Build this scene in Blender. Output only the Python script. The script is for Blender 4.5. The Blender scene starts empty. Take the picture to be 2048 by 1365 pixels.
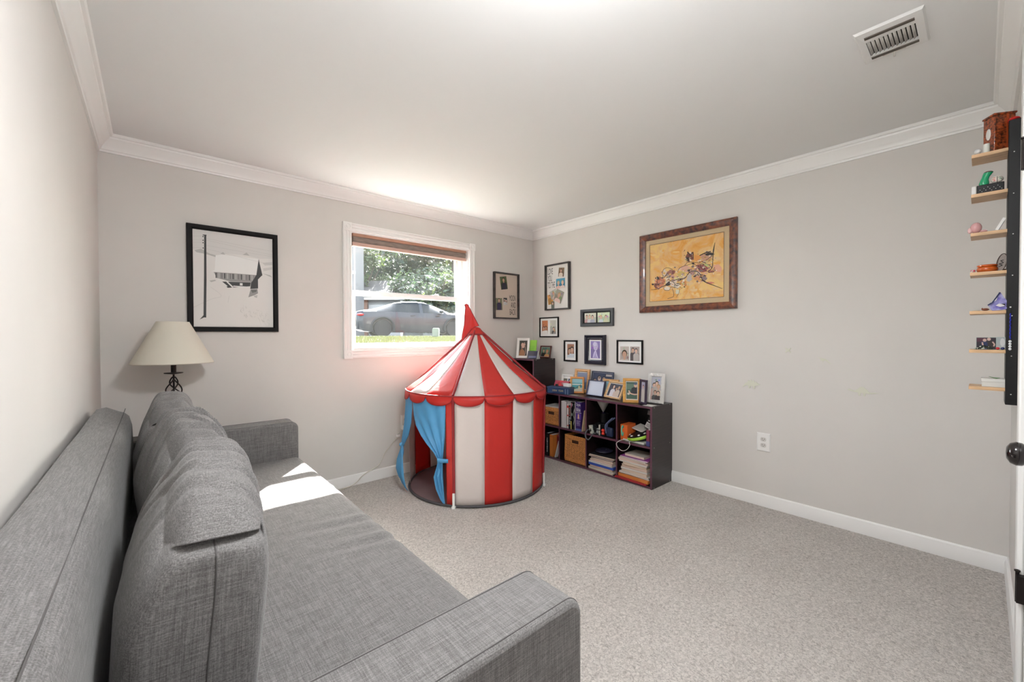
import bpy, bmesh, math, random
from mathutils import Vector, Matrix, Euler, noise as mnoise

R = math.radians
PI = math.pi
rnd = random.Random(11)
sc = bpy.context.scene
COL = sc.collection

# ------------------------------------------------------------------ camera
YAW, PIT, ROL = R(48.899), R(-0.7986), R(-0.1596)
FPX = 820.67
fw = Vector((math.cos(YAW)*math.cos(PIT), math.sin(YAW)*math.cos(PIT), math.sin(PIT)))
r0 = Vector((math.sin(YAW), -math.cos(YAW), 0))
u0 = r0.cross(fw)
cr = r0*math.cos(ROL) + u0*math.sin(ROL)
cu = -r0*math.sin(ROL) + u0*math.cos(ROL)
camd = bpy.data.cameras.new('camera')
cam = bpy.data.objects.new('view_camera', camd)
COL.objects.link(cam)
cam.matrix_world = Matrix(((cr.x, cu.x, -fw.x, -3.041), (cr.y, cu.y, -fw.y, -3.148), (cr.z, cu.z, -fw.z, 1.14), (0, 0, 0, 1)))
camd.sensor_width = 36
camd.lens = 36*FPX/2048
camd.clip_start = .01
camd.clip_end = 300
sc.camera = cam

# ------------------------------------------------------------------ sky, sun, exposure
SUN_TRAVEL = Vector((-.79, -1.0, -1.04)).normalized()
wd = bpy.data.worlds.new('sky'); sc.world = wd; wd.use_nodes = True
nt = wd.node_tree; nt.nodes.clear()
wo = nt.nodes.new('ShaderNodeOutputWorld'); wb = nt.nodes.new('ShaderNodeBackground')
sk = nt.nodes.new('ShaderNodeTexSky')
sk.sky_type = 'NISHITA'; sk.sun_disc = False; sk.sun_elevation = R(39); sk.sun_rotation = math.atan2(.79, 1.0)
sk.air_density = 1.0; sk.dust_density = 2.5; sk.ozone_density = 1.0
hs0 = nt.nodes.new('ShaderNodeHueSaturation'); hs0.inputs['Saturation'].default_value = .55
nt.links.new(sk.outputs[0], hs0.inputs['Color']); nt.links.new(hs0.outputs[0], wb.inputs[0]); wb.inputs[1].default_value = 1.0
nt.links.new(wb.outputs[0], wo.inputs[0])
sund = bpy.data.lights.new('sun', 'SUN'); sund.energy = 50; sund.angle = R(.6); sund.color = (1, .96, .9)
sun = bpy.data.objects.new('sun', sund); COL.objects.link(sun)
sun.location = (6, 8, 9); sun.rotation_euler = SUN_TRAVEL.to_track_quat('-Z', 'Y').to_euler()
FILL_LAMP = 50.0  # glow strength of the added, unseen fill lamp
sc.view_settings.view_transform = 'Standard'; sc.view_settings.look = 'None'
sc.view_settings.gamma = 1.0; sc.view_settings.use_curve_mapping = False
sc.view_settings.exposure = 1.02

# ------------------------------------------------------------------ room size (metres; back right corner is the origin)
W, D, H = 3.262, 3.24, 2.231

# ------------------------------------------------------------------ helpers
class MB:
    def __init__(s):
        s.v = []; s.f = []; s.m = []
    def add(s, vs, fs, mi=0, M=None):
        o = len(s.v)
        for p in vs:
            p = Vector(p)
            if M is not None: p = M @ p
            s.v.append(tuple(p))
        for f in fs:
            s.f.append(tuple(i+o for i in f)); s.m.append(mi)
        return s
    def box(s, x0, x1, y0, y1, z0, z1, mi=0, M=None):
        vs = [(x0,y0,z0),(x1,y0,z0),(x1,y1,z0),(x0,y1,z0),(x0,y0,z1),(x1,y0,z1),(x1,y1,z1),(x0,y1,z1)]
        return s.add(vs, [(0,3,2,1),(4,5,6,7),(0,1,5,4),(1,2,6,5),(2,3,7,6),(3,0,4,7)], mi, M)
    def prism(s, poly, axis, lo, hi, mi=0, M=None):
        # poly in the two other axes: x:(y,z) y:(x,z) z:(x,y)
        def P(a, b, c): return {'x': (c, a, b), 'y': (a, c, b), 'z': (a, b, c)}[axis]
        n = len(poly)
        vs = [P(a, b, lo) for a, b in poly] + [P(a, b, hi) for a, b in poly]
        fs = [tuple(range(n-1, -1, -1)), tuple(range(n, 2*n))]
        for i in range(n):
            j = (i+1) % n; fs.append((i, j, n+j, n+i))
        return s.add(vs, fs, mi, M)
    def tube(s, pts, r, seg=8, mi=0, closed=False, M=None):
        pts = [Vector(p) for p in pts]; n = len(pts)
        rr = r if isinstance(r, (list, tuple)) else [r]*n
        vs = []; fs = []; prev = None
        for i, p in enumerate(pts):
            a = pts[(i-1) % n] if (closed or i) else p
            b = pts[(i+1) % n] if (closed or i < n-1) else p
            t = (b-a)
            t = t.normalized() if t.length > 1e-9 else Vector((0, 0, 1))
            if prev is None:
                up = Vector((0, 0, 1)) if abs(t.z) < .9 else Vector((1, 0, 0))
                nx = t.cross(up).normalized()
            else:
                nx = prev - t*prev.dot(t)
                nx = nx.normalized() if nx.length > 1e-6 else t.orthogonal().normalized()
            prev = nx; ny = t.cross(nx)
            for k in range(seg):
                an = 2*PI*k/seg
                vs.append(p + (nx*math.cos(an) + ny*math.sin(an))*rr[i])
        last = n if closed else n-1
        for i in range(last):
            for k in range(seg):
                a = i*seg+k; b = i*seg+(k+1) % seg; c = ((i+1) % n)*seg+(k+1) % seg; d = ((i+1) % n)*seg+k
                fs.append((a, b, c, d))
        if not closed:
            fs.append(tuple(range(seg-1, -1, -1))); fs.append(tuple((n-1)*seg+k for k in range(seg)))
        return s.add(vs, fs, mi, M)
    def lathe(s, prof, seg=24, c=(0, 0), mi=0, M=None, caps=True):
        vs = []; fs = []; n = len(prof)
        for (r, z) in prof:
            for k in range(seg):
                a = 2*PI*k/seg; vs.append((c[0]+r*math.cos(a), c[1]+r*math.sin(a), z))
        for i in range(n-1):
            for k in range(seg):
                k2 = (k+1) % seg
                fs.append((i*seg+k, i*seg+k2, (i+1)*seg+k2, (i+1)*seg+k))
        if caps:
            fs.append(tuple(range(seg-1, -1, -1))); fs.append(tuple((n-1)*seg+k for k in range(seg)))
        return s.add(vs, fs, mi, M)
    def ball(s, c, rx, ry=None, rz=None, seg=16, rings=10, mi=0, M=None):
        ry = rx if ry is None else ry; rz = rx if rz is None else rz
        prof_v = []; fs = []
        for i in range(rings+1):
            t = PI*i/rings
            for k in range(seg):
                a = 2*PI*k/seg
                prof_v.append((c[0]+rx*math.sin(t)*math.cos(a), c[1]+ry*math.sin(t)*math.sin(a), c[2]-rz*math.cos(t)))
        for i in range(rings):
            for k in range(seg):
                k2 = (k+1) % seg
                fs.append((i*seg+k, i*seg+k2, (i+1)*seg+k2, (i+1)*seg+k))
        return s.add(prof_v, fs, mi, M)
    def sheet(s, rows, mi=0, M=None, closed=False):
        n = len(rows[0]); vs = [p for r in rows for p in r]; fs = []
        for i in range(len(rows)-1):
            for k in range(n if closed else n-1):
                k2 = (k+1) % n
                fs.append((i*n+k, i*n+k2, (i+1)*n+k2, (i+1)*n+k))
        return s.add(vs, fs, mi, M)
    def mesh(s, name, mats):
        me = bpy.data.meshes.new(name)
        me.from_pydata(s.v, [], s.f)
        for m in (mats if isinstance(mats, (list, tuple)) else [mats]): me.materials.append(m)
        me.polygons.foreach_set('material_index', s.m)
        me.update()
        return me
    def build(s, name, mats, parent=None, loc=(0, 0, 0), rot=(0, 0, 0), smooth=None, bevel=0, seg=2, solid=0, weld=False):
        me = s.mesh(name, mats)
        if weld or bevel:
            b = bmesh.new(); b.from_mesh(me); bmesh.ops.remove_doubles(b, verts=b.verts, dist=1e-5)
            bmesh.ops.recalc_face_normals(b, faces=b.faces); b.to_mesh(me); b.free()
        o = bpy.data.objects.new(name, me); COL.objects.link(o)
        o.location = loc; o.rotation_euler = rot
        if parent is not None: o.parent = parent
        if smooth is not None:
            me.polygons.foreach_set('use_smooth', [True]*len(me.polygons)); me.set_sharp_from_angle(angle=R(smooth))
        if solid:
            md = o.modifiers.new('thickness', 'SOLIDIFY'); md.thickness = solid; md.offset = 0
        if bevel:
            md = o.modifiers.new('bevel', 'BEVEL'); md.width = bevel; md.segments = seg; md.limit_method = 'ANGLE'; md.angle_limit = R(40)
            if smooth is None:
                me.polygons.foreach_set('use_smooth', [True]*len(me.polygons)); me.set_sharp_from_angle(angle=R(50))
        return o

def tag(o, label, cat, group=None):
    o['label'] = label; o['category'] = cat
    if group: o['group'] = group
    return o
def thing(name, label, cat, loc=(0, 0, 0), rot=(0, 0, 0), group=None):
    o = bpy.data.objects.new(name, None); COL.objects.link(o)
    o.empty_display_size = .05
    o.location = loc; o.rotation_euler = rot
    return tag(o, label, cat, group)
def struct(o):
    o['kind'] = 'structure'; return o
def dup(src, parent=None, loc=None, rot=None):
    c = src.copy(); COL.objects.link(c); c.parent = parent
    if loc is not None: c.location = loc
    if rot is not None: c.rotation_euler = rot
    return c
def bez(pts, n=8):
    # Catmull-Rom through the points
    P = [Vector(p) for p in pts]; out = []
    for i in range(len(P)-1):
        a = P[max(i-1, 0)]; b = P[i]; c = P[i+1]; d = P[min(i+2, len(P)-1)]
        for k in range(n):
            t = k/n
            out.append(.5*((2*b)+(c-a)*t+(2*a-5*b+4*c-d)*t*t+(3*b-a-3*c+d)*t**3))
    out.append(P[-1]); return out

# ------------------------------------------------------------------ materials
MATS = {}
def mat(name, col, rough=.6, metal=0., var=0., vscale=30., stretch=(1, 1, 1), col2=None, bump=0., bscale=300., spec=.5, coat=0., bdist=.002):
    if name in MATS: return MATS[name]
    m = bpy.data.materials.new(name); m.use_nodes = True; t = m.node_tree; N = t.nodes; L = t.links
    p = N['Principled BSDF']
    p.inputs['Base Color'].default_value = (*col, 1); p.inputs['Roughness'].default_value = rough; p.inputs['Metallic'].default_value = metal
    p.inputs['Specular IOR Level'].default_value = spec
    if coat: p.inputs['Coat Weight'].default_value = coat
    tc = N.new('ShaderNodeTexCoord')
    if var or col2:
        mp = N.new('ShaderNodeMapping'); mp.inputs['Scale'].default_value = stretch
        nz = N.new('ShaderNodeTexNoise'); nz.inputs['Scale'].default_value = vscale; nz.inputs['Detail'].default_value = 6
        L.new(tc.outputs['Object'], mp.inputs[0]); L.new(mp.outputs[0], nz.inputs['Vector'])
        rp = N.new('ShaderNodeValToRGB'); rp.color_ramp.elements[0].position = .34; rp.color_ramp.elements[1].position = .66
        a = col; b = col2 if col2 else tuple(min(1, c*(1+var)) for c in col)
        if not col2: a = tuple(c*(1-var) for c in col)
        rp.color_ramp.elements[0].color = (*a, 1); rp.color_ramp.elements[1].color = (*b, 1)
        L.new(nz.outputs['Fac'], rp.inputs[0]); L.new(rp.outputs[0], p.inputs['Base Color'])
    if bump:
        n2 = N.new('ShaderNodeTexNoise'); n2.inputs['Scale'].default_value = bscale; n2.inputs['Detail'].default_value = 4
        mp2 = N.new('ShaderNodeMapping'); mp2.inputs['Scale'].default_value = stretch
        L.new(tc.outputs['Object'], mp2.inputs[0]); L.new(mp2.outputs[0], n2.inputs['Vector'])
        bp = N.new('ShaderNodeBump'); bp.inputs['Strength'].default_value = bump; bp.inputs['Distance'].default_value = bdist
        L.new(n2.outputs['Fac'], bp.inputs['Height']); L.new(bp.outputs[0], p.inputs['Normal'])
    MATS[name] = m; return m
def flat(c, rough=.55):
    c = tuple(round(x, 2) for x in c)
    return mat('print_%02d_%02d_%02d' % tuple(int(x*99) for x in c), c, rough)
def s2l(*c):
    return tuple((x/255/12.92) if x/255 <= .04045 else ((x/255+.055)/1.055)**2.4 for x in c)

def linen_mat():
    m = bpy.data.materials.new('grey_linen'); m.use_nodes = True; t = m.node_tree; N = t.nodes; L = t.links; p = N['Principled BSDF']
    p.inputs['Roughness'].default_value = .9; p.inputs['Specular IOR Level'].default_value = .2; p.inputs['Sheen Weight'].default_value = .15
    tc = N.new('ShaderNodeTexCoord'); acc = None
    for sc_ in ((20, 520, 520), (520, 20, 520), (520, 520, 20)):
        mp = N.new('ShaderNodeMapping'); mp.inputs['Scale'].default_value = sc_
        nz = N.new('ShaderNodeTexNoise'); nz.inputs['Scale'].default_value = 1.0; nz.inputs['Detail'].default_value = 3
        L.new(tc.outputs['Object'], mp.inputs[0]); L.new(mp.outputs[0], nz.inputs['Vector'])
        if acc is None: acc = nz.outputs['Fac']
        else:
            ad = N.new('ShaderNodeMath'); ad.operation = 'ADD'; L.new(acc, ad.inputs[0]); L.new(nz.outputs['Fac'], ad.inputs[1]); acc = ad.outputs[0]
    mu = N.new('ShaderNodeMath'); mu.operation = 'MULTIPLY'; mu.inputs[1].default_value = 1/3; L.new(acc, mu.inputs[0])
    rp = N.new('ShaderNodeValToRGB'); e = rp.color_ramp.elements
    e[0].position = .36; e[0].color = (.082, .077, .074, 1); e[1].position = .62; e[1].color = (.235, .226, .221, 1)
    e2 = e.new(.49); e2.color = (.146, .140, .137, 1)
    L.new(mu.outputs[0], rp.inputs[0]); L.new(rp.outputs[0], p.inputs['Base Color'])
    bp = N.new('ShaderNodeBump'); bp.inputs['Strength'].default_value = .35; bp.inputs['Distance'].default_value = .001
    L.new(mu.outputs[0], bp.inputs['Height']); L.new(bp.outputs[0], p.inputs['Normal'])
    return m
def cloth_mat(name, col, trans=.35, rough=.6, spec=.35):
    m = bpy.data.materials.new(name); m.use_nodes = True; t = m.node_tree; N = t.nodes; L = t.links; p = N['Principled BSDF']
    p.inputs['Base Color'].default_value = (*col, 1); p.inputs['Roughness'].default_value = rough; p.inputs['Specular IOR Level'].default_value = spec
    tr = N.new('ShaderNodeBsdfTranslucent'); tr.inputs[0].default_value = (*col, 1)
    mx = N.new('ShaderNodeMixShader'); mx.inputs[0].default_value = trans
    tc = N.new('ShaderNodeTexCoord'); nz = N.new('ShaderNodeTexNoise'); nz.inputs['Scale'].default_value = 9; nz.inputs['Detail'].default_value = 2; nz.inputs['Distortion'].default_value = 1.5
    bp = N.new('ShaderNodeBump'); bp.inputs['Strength'].default_value = .25; bp.inputs['Distance'].default_value = .012
    L.new(tc.outputs['Object'], nz.inputs['Vector']); L.new(nz.outputs['Fac'], bp.inputs['Height']); L.new(bp.outputs[0], p.inputs['Normal'])
    L.new(p.outputs[0], mx.inputs[1]); L.new(tr.outputs[0], mx.inputs[2]); L.new(mx.outputs[0], N['Material Output'].inputs[0])
    return m
def glass_mat():
    m = bpy.data.materials.new('dusty_glass'); m.use_nodes = True; t = m.node_tree; N = t.nodes; L = t.links; N.remove(N['Principled BSDF'])
    tp = N.new('ShaderNodeBsdfTransparent'); tp.inputs[0].default_value = (.97, .985, .98, 1)
    tl = N.new('ShaderNodeBsdfTranslucent'); tl.inputs[0].default_value = (.9, .95, .92, 1)
    gl = N.new('ShaderNodeBsdfGlossy'); gl.inputs['Roughness'].default_value = .03
    tc = N.new('ShaderNodeTexCoord'); a = N.new('ShaderNodeTexNoise'); a.inputs['Scale'].default_value = 6; a.inputs['Detail'].default_value = 5
    b = N.new('ShaderNodeTexNoise'); b.inputs['Scale'].default_value = 170; b.inputs['Detail'].default_value = 2
    mp = N.new('ShaderNodeMapping'); mp.inputs['Scale'].default_value = (1, 1, .35)
    L.new(tc.outputs['Object'], mp.inputs[0]); L.new(mp.outputs[0], a.inputs['Vector']); L.new(mp.outputs[0], b.inputs['Vector'])
    r1 = N.new('ShaderNodeMapRange'); r1.inputs[1].default_value = .3; r1.inputs[2].default_value = .75; r1.inputs[3].default_value = .001; r1.inputs[4].default_value = .0042
    r2 = N.new('ShaderNodeMapRange'); r2.inputs[1].default_value = .66; r2.inputs[2].default_value = .78; r2.inputs[3].default_value = 0; r2.inputs[4].default_value = .012
    L.new(a.outputs['Fac'], r1.inputs[0]); L.new(b.outputs['Fac'], r2.inputs[0])
    ad = N.new('ShaderNodeMath'); L.new(r1.outputs[0], ad.inputs[0]); L.new(r2.outputs[0], ad.inputs[1])
    mx = N.new('ShaderNodeMixShader'); L.new(ad.outputs[0], mx.inputs[0]); L.new(tp.outputs[0], mx.inputs[1]); L.new(tl.outputs[0], mx.inputs[2])
    m2 = N.new('ShaderNodeMixShader'); m2.inputs[0].default_value = .025; L.new(mx.outputs[0], m2.inputs[1]); L.new(gl.outputs[0], m2.inputs[2])
    L.new(m2.outputs[0], N['Material Output'].inputs[0]); return m
def emis(name, col, s):
    m = bpy.data.materials.new(name); m.use_nodes = True; t = m.node_tree; N = t.nodes; N.remove(N['Principled BSDF'])
    e = N.new('ShaderNodeEmission'); e.inputs[0].default_value = (*col, 1); e.inputs[1].default_value = s
    t.links.new(e.outputs[0], N['Material Output'].inputs[0]); return m
def carpet_mat():
    m = bpy.data.materials.new('beige_carpet'); m.use_nodes = True; t = m.node_tree; N = t.nodes; L = t.links; p = N['Principled BSDF']
    p.inputs['Roughness'].default_value = 1; p.inputs['Specular IOR Level'].default_value = .05; p.inputs['Sheen Weight'].default_value = .2
    tc = N.new('ShaderNodeTexCoord')
    a = N.new('ShaderNodeTexNoise'); a.inputs['Scale'].default_value = 95; a.inputs['Detail'].default_value = 5; a.inputs['Roughness'].default_value = .7; a.inputs['Distortion'].default_value = 1.2
    b = N.new('ShaderNodeTexNoise'); b.inputs['Scale'].default_value = 3.5; b.inputs['Detail'].default_value = 3
    L.new(tc.outputs['Object'], a.inputs['Vector']); L.new(tc.outputs['Object'], b.inputs['Vector'])
    rp = N.new('ShaderNodeValToRGB'); e = rp.color_ramp.elements
    e[0].position = .33; e[0].color = (.36, .322, .288, 1); e[1].position = .6; e[1].color = (.80, .745, .695, 1)
    L.new(a.outputs['Fac'], rp.inputs[0])
    mx = N.new('ShaderNodeMix'); mx.data_type = 'RGBA'; mx.blend_type = 'MULTIPLY'; mx.inputs[0].default_value = .25
    r2 = N.new('ShaderNodeValToRGB'); r2.color_ramp.elements[0].position = .35; r2.color_ramp.elements[0].color = (.7, .68, .66, 1); r2.color_ramp.elements[1].position = .65; r2.color_ramp.elements[1].color = (1, 1, 1, 1)
    L.new(b.outputs['Fac'], r2.inputs[0]); L.new(rp.outputs[0], mx.inputs[6]); L.new(r2.outputs[0], mx.inputs[7]); L.new(mx.outputs[2], p.inputs['Base Color'])
    bp = N.new('ShaderNodeBump'); bp.inputs['Strength'].default_value = .9; bp.inputs['Distance'].default_value = .012
    L.new(a.outputs['Fac'], bp.inputs['Height']); L.new(bp.outputs[0], p.inputs['Normal']); return m

LINEN = linen_mat()
WALL = mat('greige_wall_paint', (.675, .645, .612), .75, var=.015, vscale=3, bump=.06, bscale=260)
CEIL = mat('white_ceiling_paint', (.785, .785, .778), .85, bump=.05, bscale=200)
TRIM = mat('white_trim_paint', (.84, .83, .81), .35)
VINYL = mat('white_vinyl', (.86, .86, .85), .35)
ESPRESSO = mat('espresso_laminate', (.016, .008, .009), .28, var=.5, vscale=5, stretch=(1, 1, 14), spec=.6)
ESPRESSO_EDGE = mat('espresso_edge_band', (.12, .045, .07), .35)
BLACK = mat('black_plastic', (.006, .006, .007), .4, spec=.35)
BLACKF = mat('black_frame_paint', (.007, .006, .006), .5, spec=.15)
GREYF = mat('charcoal_frame_wood', (.05, .045, .043), .5, var=.3, vscale=20, stretch=(1, 1, 1))
NAVYF = mat('dark_navy_frame_lacquer', (.02, .02, .035), .18)
IRON = mat('dark_bronze_iron', (.018, .013, .012), .4, metal=.6)
WHITEP = mat('white_paper', (.85, .84, .82), .8)
CREAM = mat('cream_mat_board', (.78, .72, .64), .8)
OAK = mat('light_birch_wood', (.62, .40, .22), .45, var=.16, vscale=6, stretch=(14, 2, 14), bump=.05, bscale=30)
PINE = mat('honey_pine_wood', (.62, .34, .13), .4, var=.16, vscale=8, stretch=(3, 3, 12))
WICKER = mat('honey_wicker', (.62, .26, .075), .6, var=.3, vscale=90)
WICKERD = mat('dark_wicker_gap', (.06, .022, .008), .8)
SILVER = mat('silver_metal', (.80, .79, .77), .35, metal=.45, bump=.2, bscale=120)
GLASSDIRTY = glass_mat()

# ------------------------------------------------------------------ room shell
struct(MB().box(-W-.15, .15, -D-.15, .2, -.1, 0).build('floor', carpet_mat()))
struct(MB().box(-W-.15, .15, -D-.15, .2, H, H+.1).build('ceiling', CEIL))
struct(MB().box(-W-.15, -W, -D-.15, .2, 0, H).build('wall_left', WALL))
struct(MB().box(0, .15, -D-.15, .2, 0, H).build('wall_right', WALL))
OX0, OX1, OZ0, OZ1 = -1.912, -.829, 1.029, 1.931      # window opening
mb = MB()
mb.box(-W, OX0, 0, .2, 0, H).box(OX1, 0, 0, .2, 0, H).box(OX0, OX1, 0, .2, 0, OZ0).box(OX0, OX1, 0, .2, OZ1, H)
struct(mb.build('wall_back', WALL))
DX0, DX1, DZ = -1.66, -1.02, 2.0                     # door opening
mb = MB()
mb.box(-W, DX0, -D-.15, -D, 0, H).box(DX1, 0, -D-.15, -D, 0, H).box(DX0, DX1, -D-.15, -D, DZ, H).box(DX0, DX1, -D-.15, -D-.06, 0, DZ)
struct(mb.build('wall_front', WALL))

# crown moulding and baseboards, mitred at the corners
CROWN = [(0, .089), (.010, .089), (.012, .080), (.018, .076), (.020, .066), (.030, .050), (.042, .034), (.052, .024), (.054, .016), (.064, .014), (.068, .006), (.068, 0), (0, 0)]
BASE = [(0, 0), (.014, 0), (.014, .058), (.011, .066), (.010, .074), (.005, .081), (0, .081)]
def run(name, prof, side, z0, sgn, a=None, b=None, mitre=True):
    n = len(prof); mb = MB(); rows = []
    for end in (0, 1):
        row = []
        for d, h in prof:
            z = z0+sgn*h; dd = d if mitre else 0
            if side == 'back':  p = ((-W+dd if a is None else a) if end == 0 else (-dd if b is None else b), -d, z)
            if side == 'front': p = ((-W+dd if a is None else a) if end == 0 else (-dd if b is None else b), -D+d, z)
            if side == 'left':  p = (-W+d, -D+dd if end == 0 else -dd, z)
            if side == 'right': p = (-d, -D+dd if end == 0 else -dd, z)
            row.append(p)
        rows.append(row)
    mb.sheet(rows, closed=True)
    mb.f.append(tuple(range(n-1, -1, -1))); mb.m.append(0); mb.f.append(tuple(range(n, 2*n))); mb.m.append(0)
    return struct(mb.build(name, TRIM, smooth=25, weld=True))
for i, s in enumerate(('back', 'right', 'left', 'front')):
    run('trim_%d' % (i+1), CROWN, s, H, -1)
run('baseboard_back', BASE, 'back', 0, 1); run('baseboard_right', BASE, 'right', 0, 1); run('baseboard_left', BASE, 'left', 0, 1)
run('baseboard_front', BASE, 'front', 0, 1, a=-.935)

# ------------------------------------------------------------------ window
wn = bpy.data.objects.new('window_1', None); COL.objects.link(wn); struct(wn); wn.location = (0, 0, 0)
cw = .062
X0, X1, Z0, Z1 = OX0-cw, OX1+cw, OZ0-cw, OZ1+cw
def casing(p0, p1, horiz):
    mb = MB()
    prof = [(0, .0), (0, .016), (.008, .020), (.014, .015), (.022, .013), (.031, .017), (.040, .013), (.048, .015), (.054, .020), (.062, .016), (.062, 0)]
    rows = []
    for e in (0, 1):
        if horiz: rows.append([((p0[0], p1[0])[e], -d, p0[1]+w) for w, d in prof])
        else: rows.append([(p0[0]+w, -d, (p0[1], p1[1])[e]) for w, d in prof])
    mb.sheet(rows); return mb.build('casing_board', TRIM, wn, smooth=20)
casing((OX0, OZ1-.002), (OX1, 0), True); casing((OX0, Z0+.002), (OX1, 0), True)
casing((X0, OZ0), (0, OZ1), False); casing((OX1, OZ0), (0, OZ1), False)
for cx in (X0, OX1-.002):
    for cz in (Z0, OZ1-.002):
        mb = MB().box(cx, cx+.064, -.024, 0, cz, cz+.064)
        Mx = Matrix.Translation((cx+.032, -.024, cz+.032)) @ Matrix.Rotation(R(90), 4, 'X')
        mb.lathe([(.024, 0), (.024, .003), (.019, .003), (.018, .0005), (.012, .0005), (.011, .003), (.004, .004)], 20, M=Mx)
        mb.build('corner_block', TRIM, wn, smooth=30)
mb = MB().box(OX0, OX0+.008, 0, .2, OZ0, OZ1).box(OX1-.008, OX1, 0, .2, OZ0, OZ1).box(OX0+.008, OX1-.008, 0, .2, OZ1-.008, OZ1)
mb.build('jamb', VINYL, wn)
MB().box(OX0+.008, OX1-.008, -.012, .2, OZ0-.004, OZ0+.018).build('sill', VINYL, wn, bevel=.004)
fx0, fx1 = OX0+.008, OX1-.008
mb = MB()
mb.box(fx0, fx0+.022, .085, .17, OZ0+.018, OZ1-.008).box(fx1-.022, fx1, .085, .17, OZ0+.018, OZ1-.008).box(fx0+.022, fx1-.022, .085, .17, OZ1-.03, OZ1-.008)
mb.build('window_frame', VINYL, wn, bevel=.003)
def sash(y0, y1, z0, z1, st, rb, rt, nm):
    a, b = fx0+.02, fx1-.02
    o = MB().box(a, a+st, y0, y1, z0, z1).box(b-st, b, y0, y1, z0, z1).box(a+st, b-st, y0, y1, z0, z0+rb).box(a+st, b-st, y0, y1, z1-rt, z1).build('sash', VINYL, wn, bevel=.004)
    MB().box(a+st-.004, b-st+.004, (y0+y1)/2-.002, (y0+y1)/2+.002, z0+rb-.004, z1-rt+.004).build('glass_pane', GLASSDIRTY, o)
    return o
ls = sash(.09, .12, OZ0+.018, 1.496, .038, .034, .038, 'lower')
us = sash(.13, .158, 1.462, OZ1-.03, .03, .03, .03, 'upper')
for lx in (-1.62, -1.12):
    MB().box(lx-.03, lx+.03, .092, .112, 1.496, 1.506).box(lx-.012, lx+.02, .086, .1, 1.506, 1.514).build('sash_lock', VINYL, ls, bevel=.003)
MB().box(fx1-.026, fx1-.0215, .095, .1, 1.60, 1.64).build('tilt_latch', mat('grey_latch', (.4, .38, .37), .5), wn)

BLIND_W = mat('brown_wood_slat', (.46, .25, .17), .5, var=.18, vscale=8, stretch=(2, 10, 30))
BLIND_F = mat('taupe_woven_shade', (.26, .205, .175), .8, var=.35, vscale=10, stretch=(2, 10, 60))
bl = thing('window_blind', 'brown roller blind rolled up at the top of the window', 'blind', ((-1.896-.85)/2, .03, 1.826))
hw = (1.896-.852)/2
MB().box(-hw, hw, -.028, .03, .074, .098).build('head_rail', BLIND_W, bl, bevel=.003)
mb = MB(); mb.prism([(-.02, .028), (-.026, .04), (-.028, .05), (-.026, .06), (-.02, .074), (.02, .074), (.02, .028)], 'x', -hw+.004, hw-.004)
mb.build('rolled_shade', BLIND_F, bl, smooth=40)
MB().box(-hw, hw, -.03, .012, 0, .028).build('bottom_rail', mat('pinkish_brown_rail', (.60, .40, .33), .5, var=.12, vscale=8, stretch=(2, 10, 30)), bl, bevel=.003)
for s in (-1, 1): MB().box(s*(hw+.004)-.003, s*(hw+.004)+.003, -.018, .01, .006, .022).build('end_cap', IRON, bl)

# ------------------------------------------------------------------ door
dr = struct(bpy.data.objects.new('door_1', None)); COL.objects.link(dr); dr.location = (0, 0, 0)
def dcas(x0, x1, z0, z1): return MB().box(x0, x1, -D, -D+.016, z0, z1).build('door_casing', TRIM, dr, bevel=.005)
dcas(DX1, DX1+.085, 0, DZ+.08); dcas(DX0-.085, DX0, 0, DZ+.08); dcas(DX0, DX1, DZ, DZ+.08)
lf = MB().box(DX0+.004, DX1-.004, -D-.045, -D-.008, .01, DZ-.004).build('door_leaf', TRIM, dr, bevel=.003)
for (a, b) in ((.2, .85), (.98, 1.85)):
    mb = MB(); mb.box(DX0+.12, DX1-.12, -D-.009, -D-.002, a, b); mb.build('raised_panel', TRIM, lf, bevel=.004)
for hz in (.35, 1.69):
    mb = MB().box(DX1-.022, DX1+.004, -D-.006, -D+.0165, hz-.042, hz+.042); mb.tube([(DX1-.002, -D+.014, hz-.046), (DX1-.002, -D+.014, hz+.048)], .0045, 10)
    mb.lathe([(.003, hz+.048), (.007, hz+.050), (.007, hz+.054), (.002, hz+.056)], 10, (DX1-.002, -D+.014))
    mb.build('hinge', IRON, dr, smooth=40)
kb = MB(); Mk = Matrix.Translation((-1.50, -D-.008, .855)) @ Matrix.Rotation(R(-90), 4, 'X')
kb.lathe([(.032, 0), (.032, .005), (.024, .008), (.011, .011), (.011, .022), (.020, .027), (.027, .036), (.028, .045), (.024, .054), (.014, .060), (.002, .061)], 24, M=Mk)
kb.build('knob', mat('black_bronze_knob', (.012, .009, .009), .12, metal=.4, coat=.5), lf, smooth=40)

# ------------------------------------------------------------------ ceiling register and added fill lamp
vt = thing('ceiling_vent', 'white ceiling air vent with curved louvres near the crown moulding', 'vent', (-.988, -2.92, H))
mb = MB(); a, b = .121, .093
rows = [[(-a, -b, 0), (a, -b, 0), (a, b, 0), (-a, b, 0)], [(-a+.006, -b+.006, -.008), (a-.006, -b+.006, -.008), (a-.006, b-.006, -.008), (-a+.006, b-.006, -.008)], [(-.048, -.066, -.010), (.058, -.066, -.010), (.058, .066, -.010), (-.048, .066, -.010)], [(-.048, -.066, -.002), (.058, -.066, -.002), (.058, .066, -.002), (-.048, .066, -.002)]]
mb.sheet(rows, closed=True); mb.build('face_plate', mat('vent_enamel', (.74, .735, .72), .4), vt)
MB().box(-.048, .058, -.066, .066, -.003, -.001).build('duct_opening', mat('dark_duct', (.012, .010, .008), .9), vt)
slm = mat('vent_louvre', (.60, .57, .53), .4)
mb = MB(); rows = []
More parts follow.
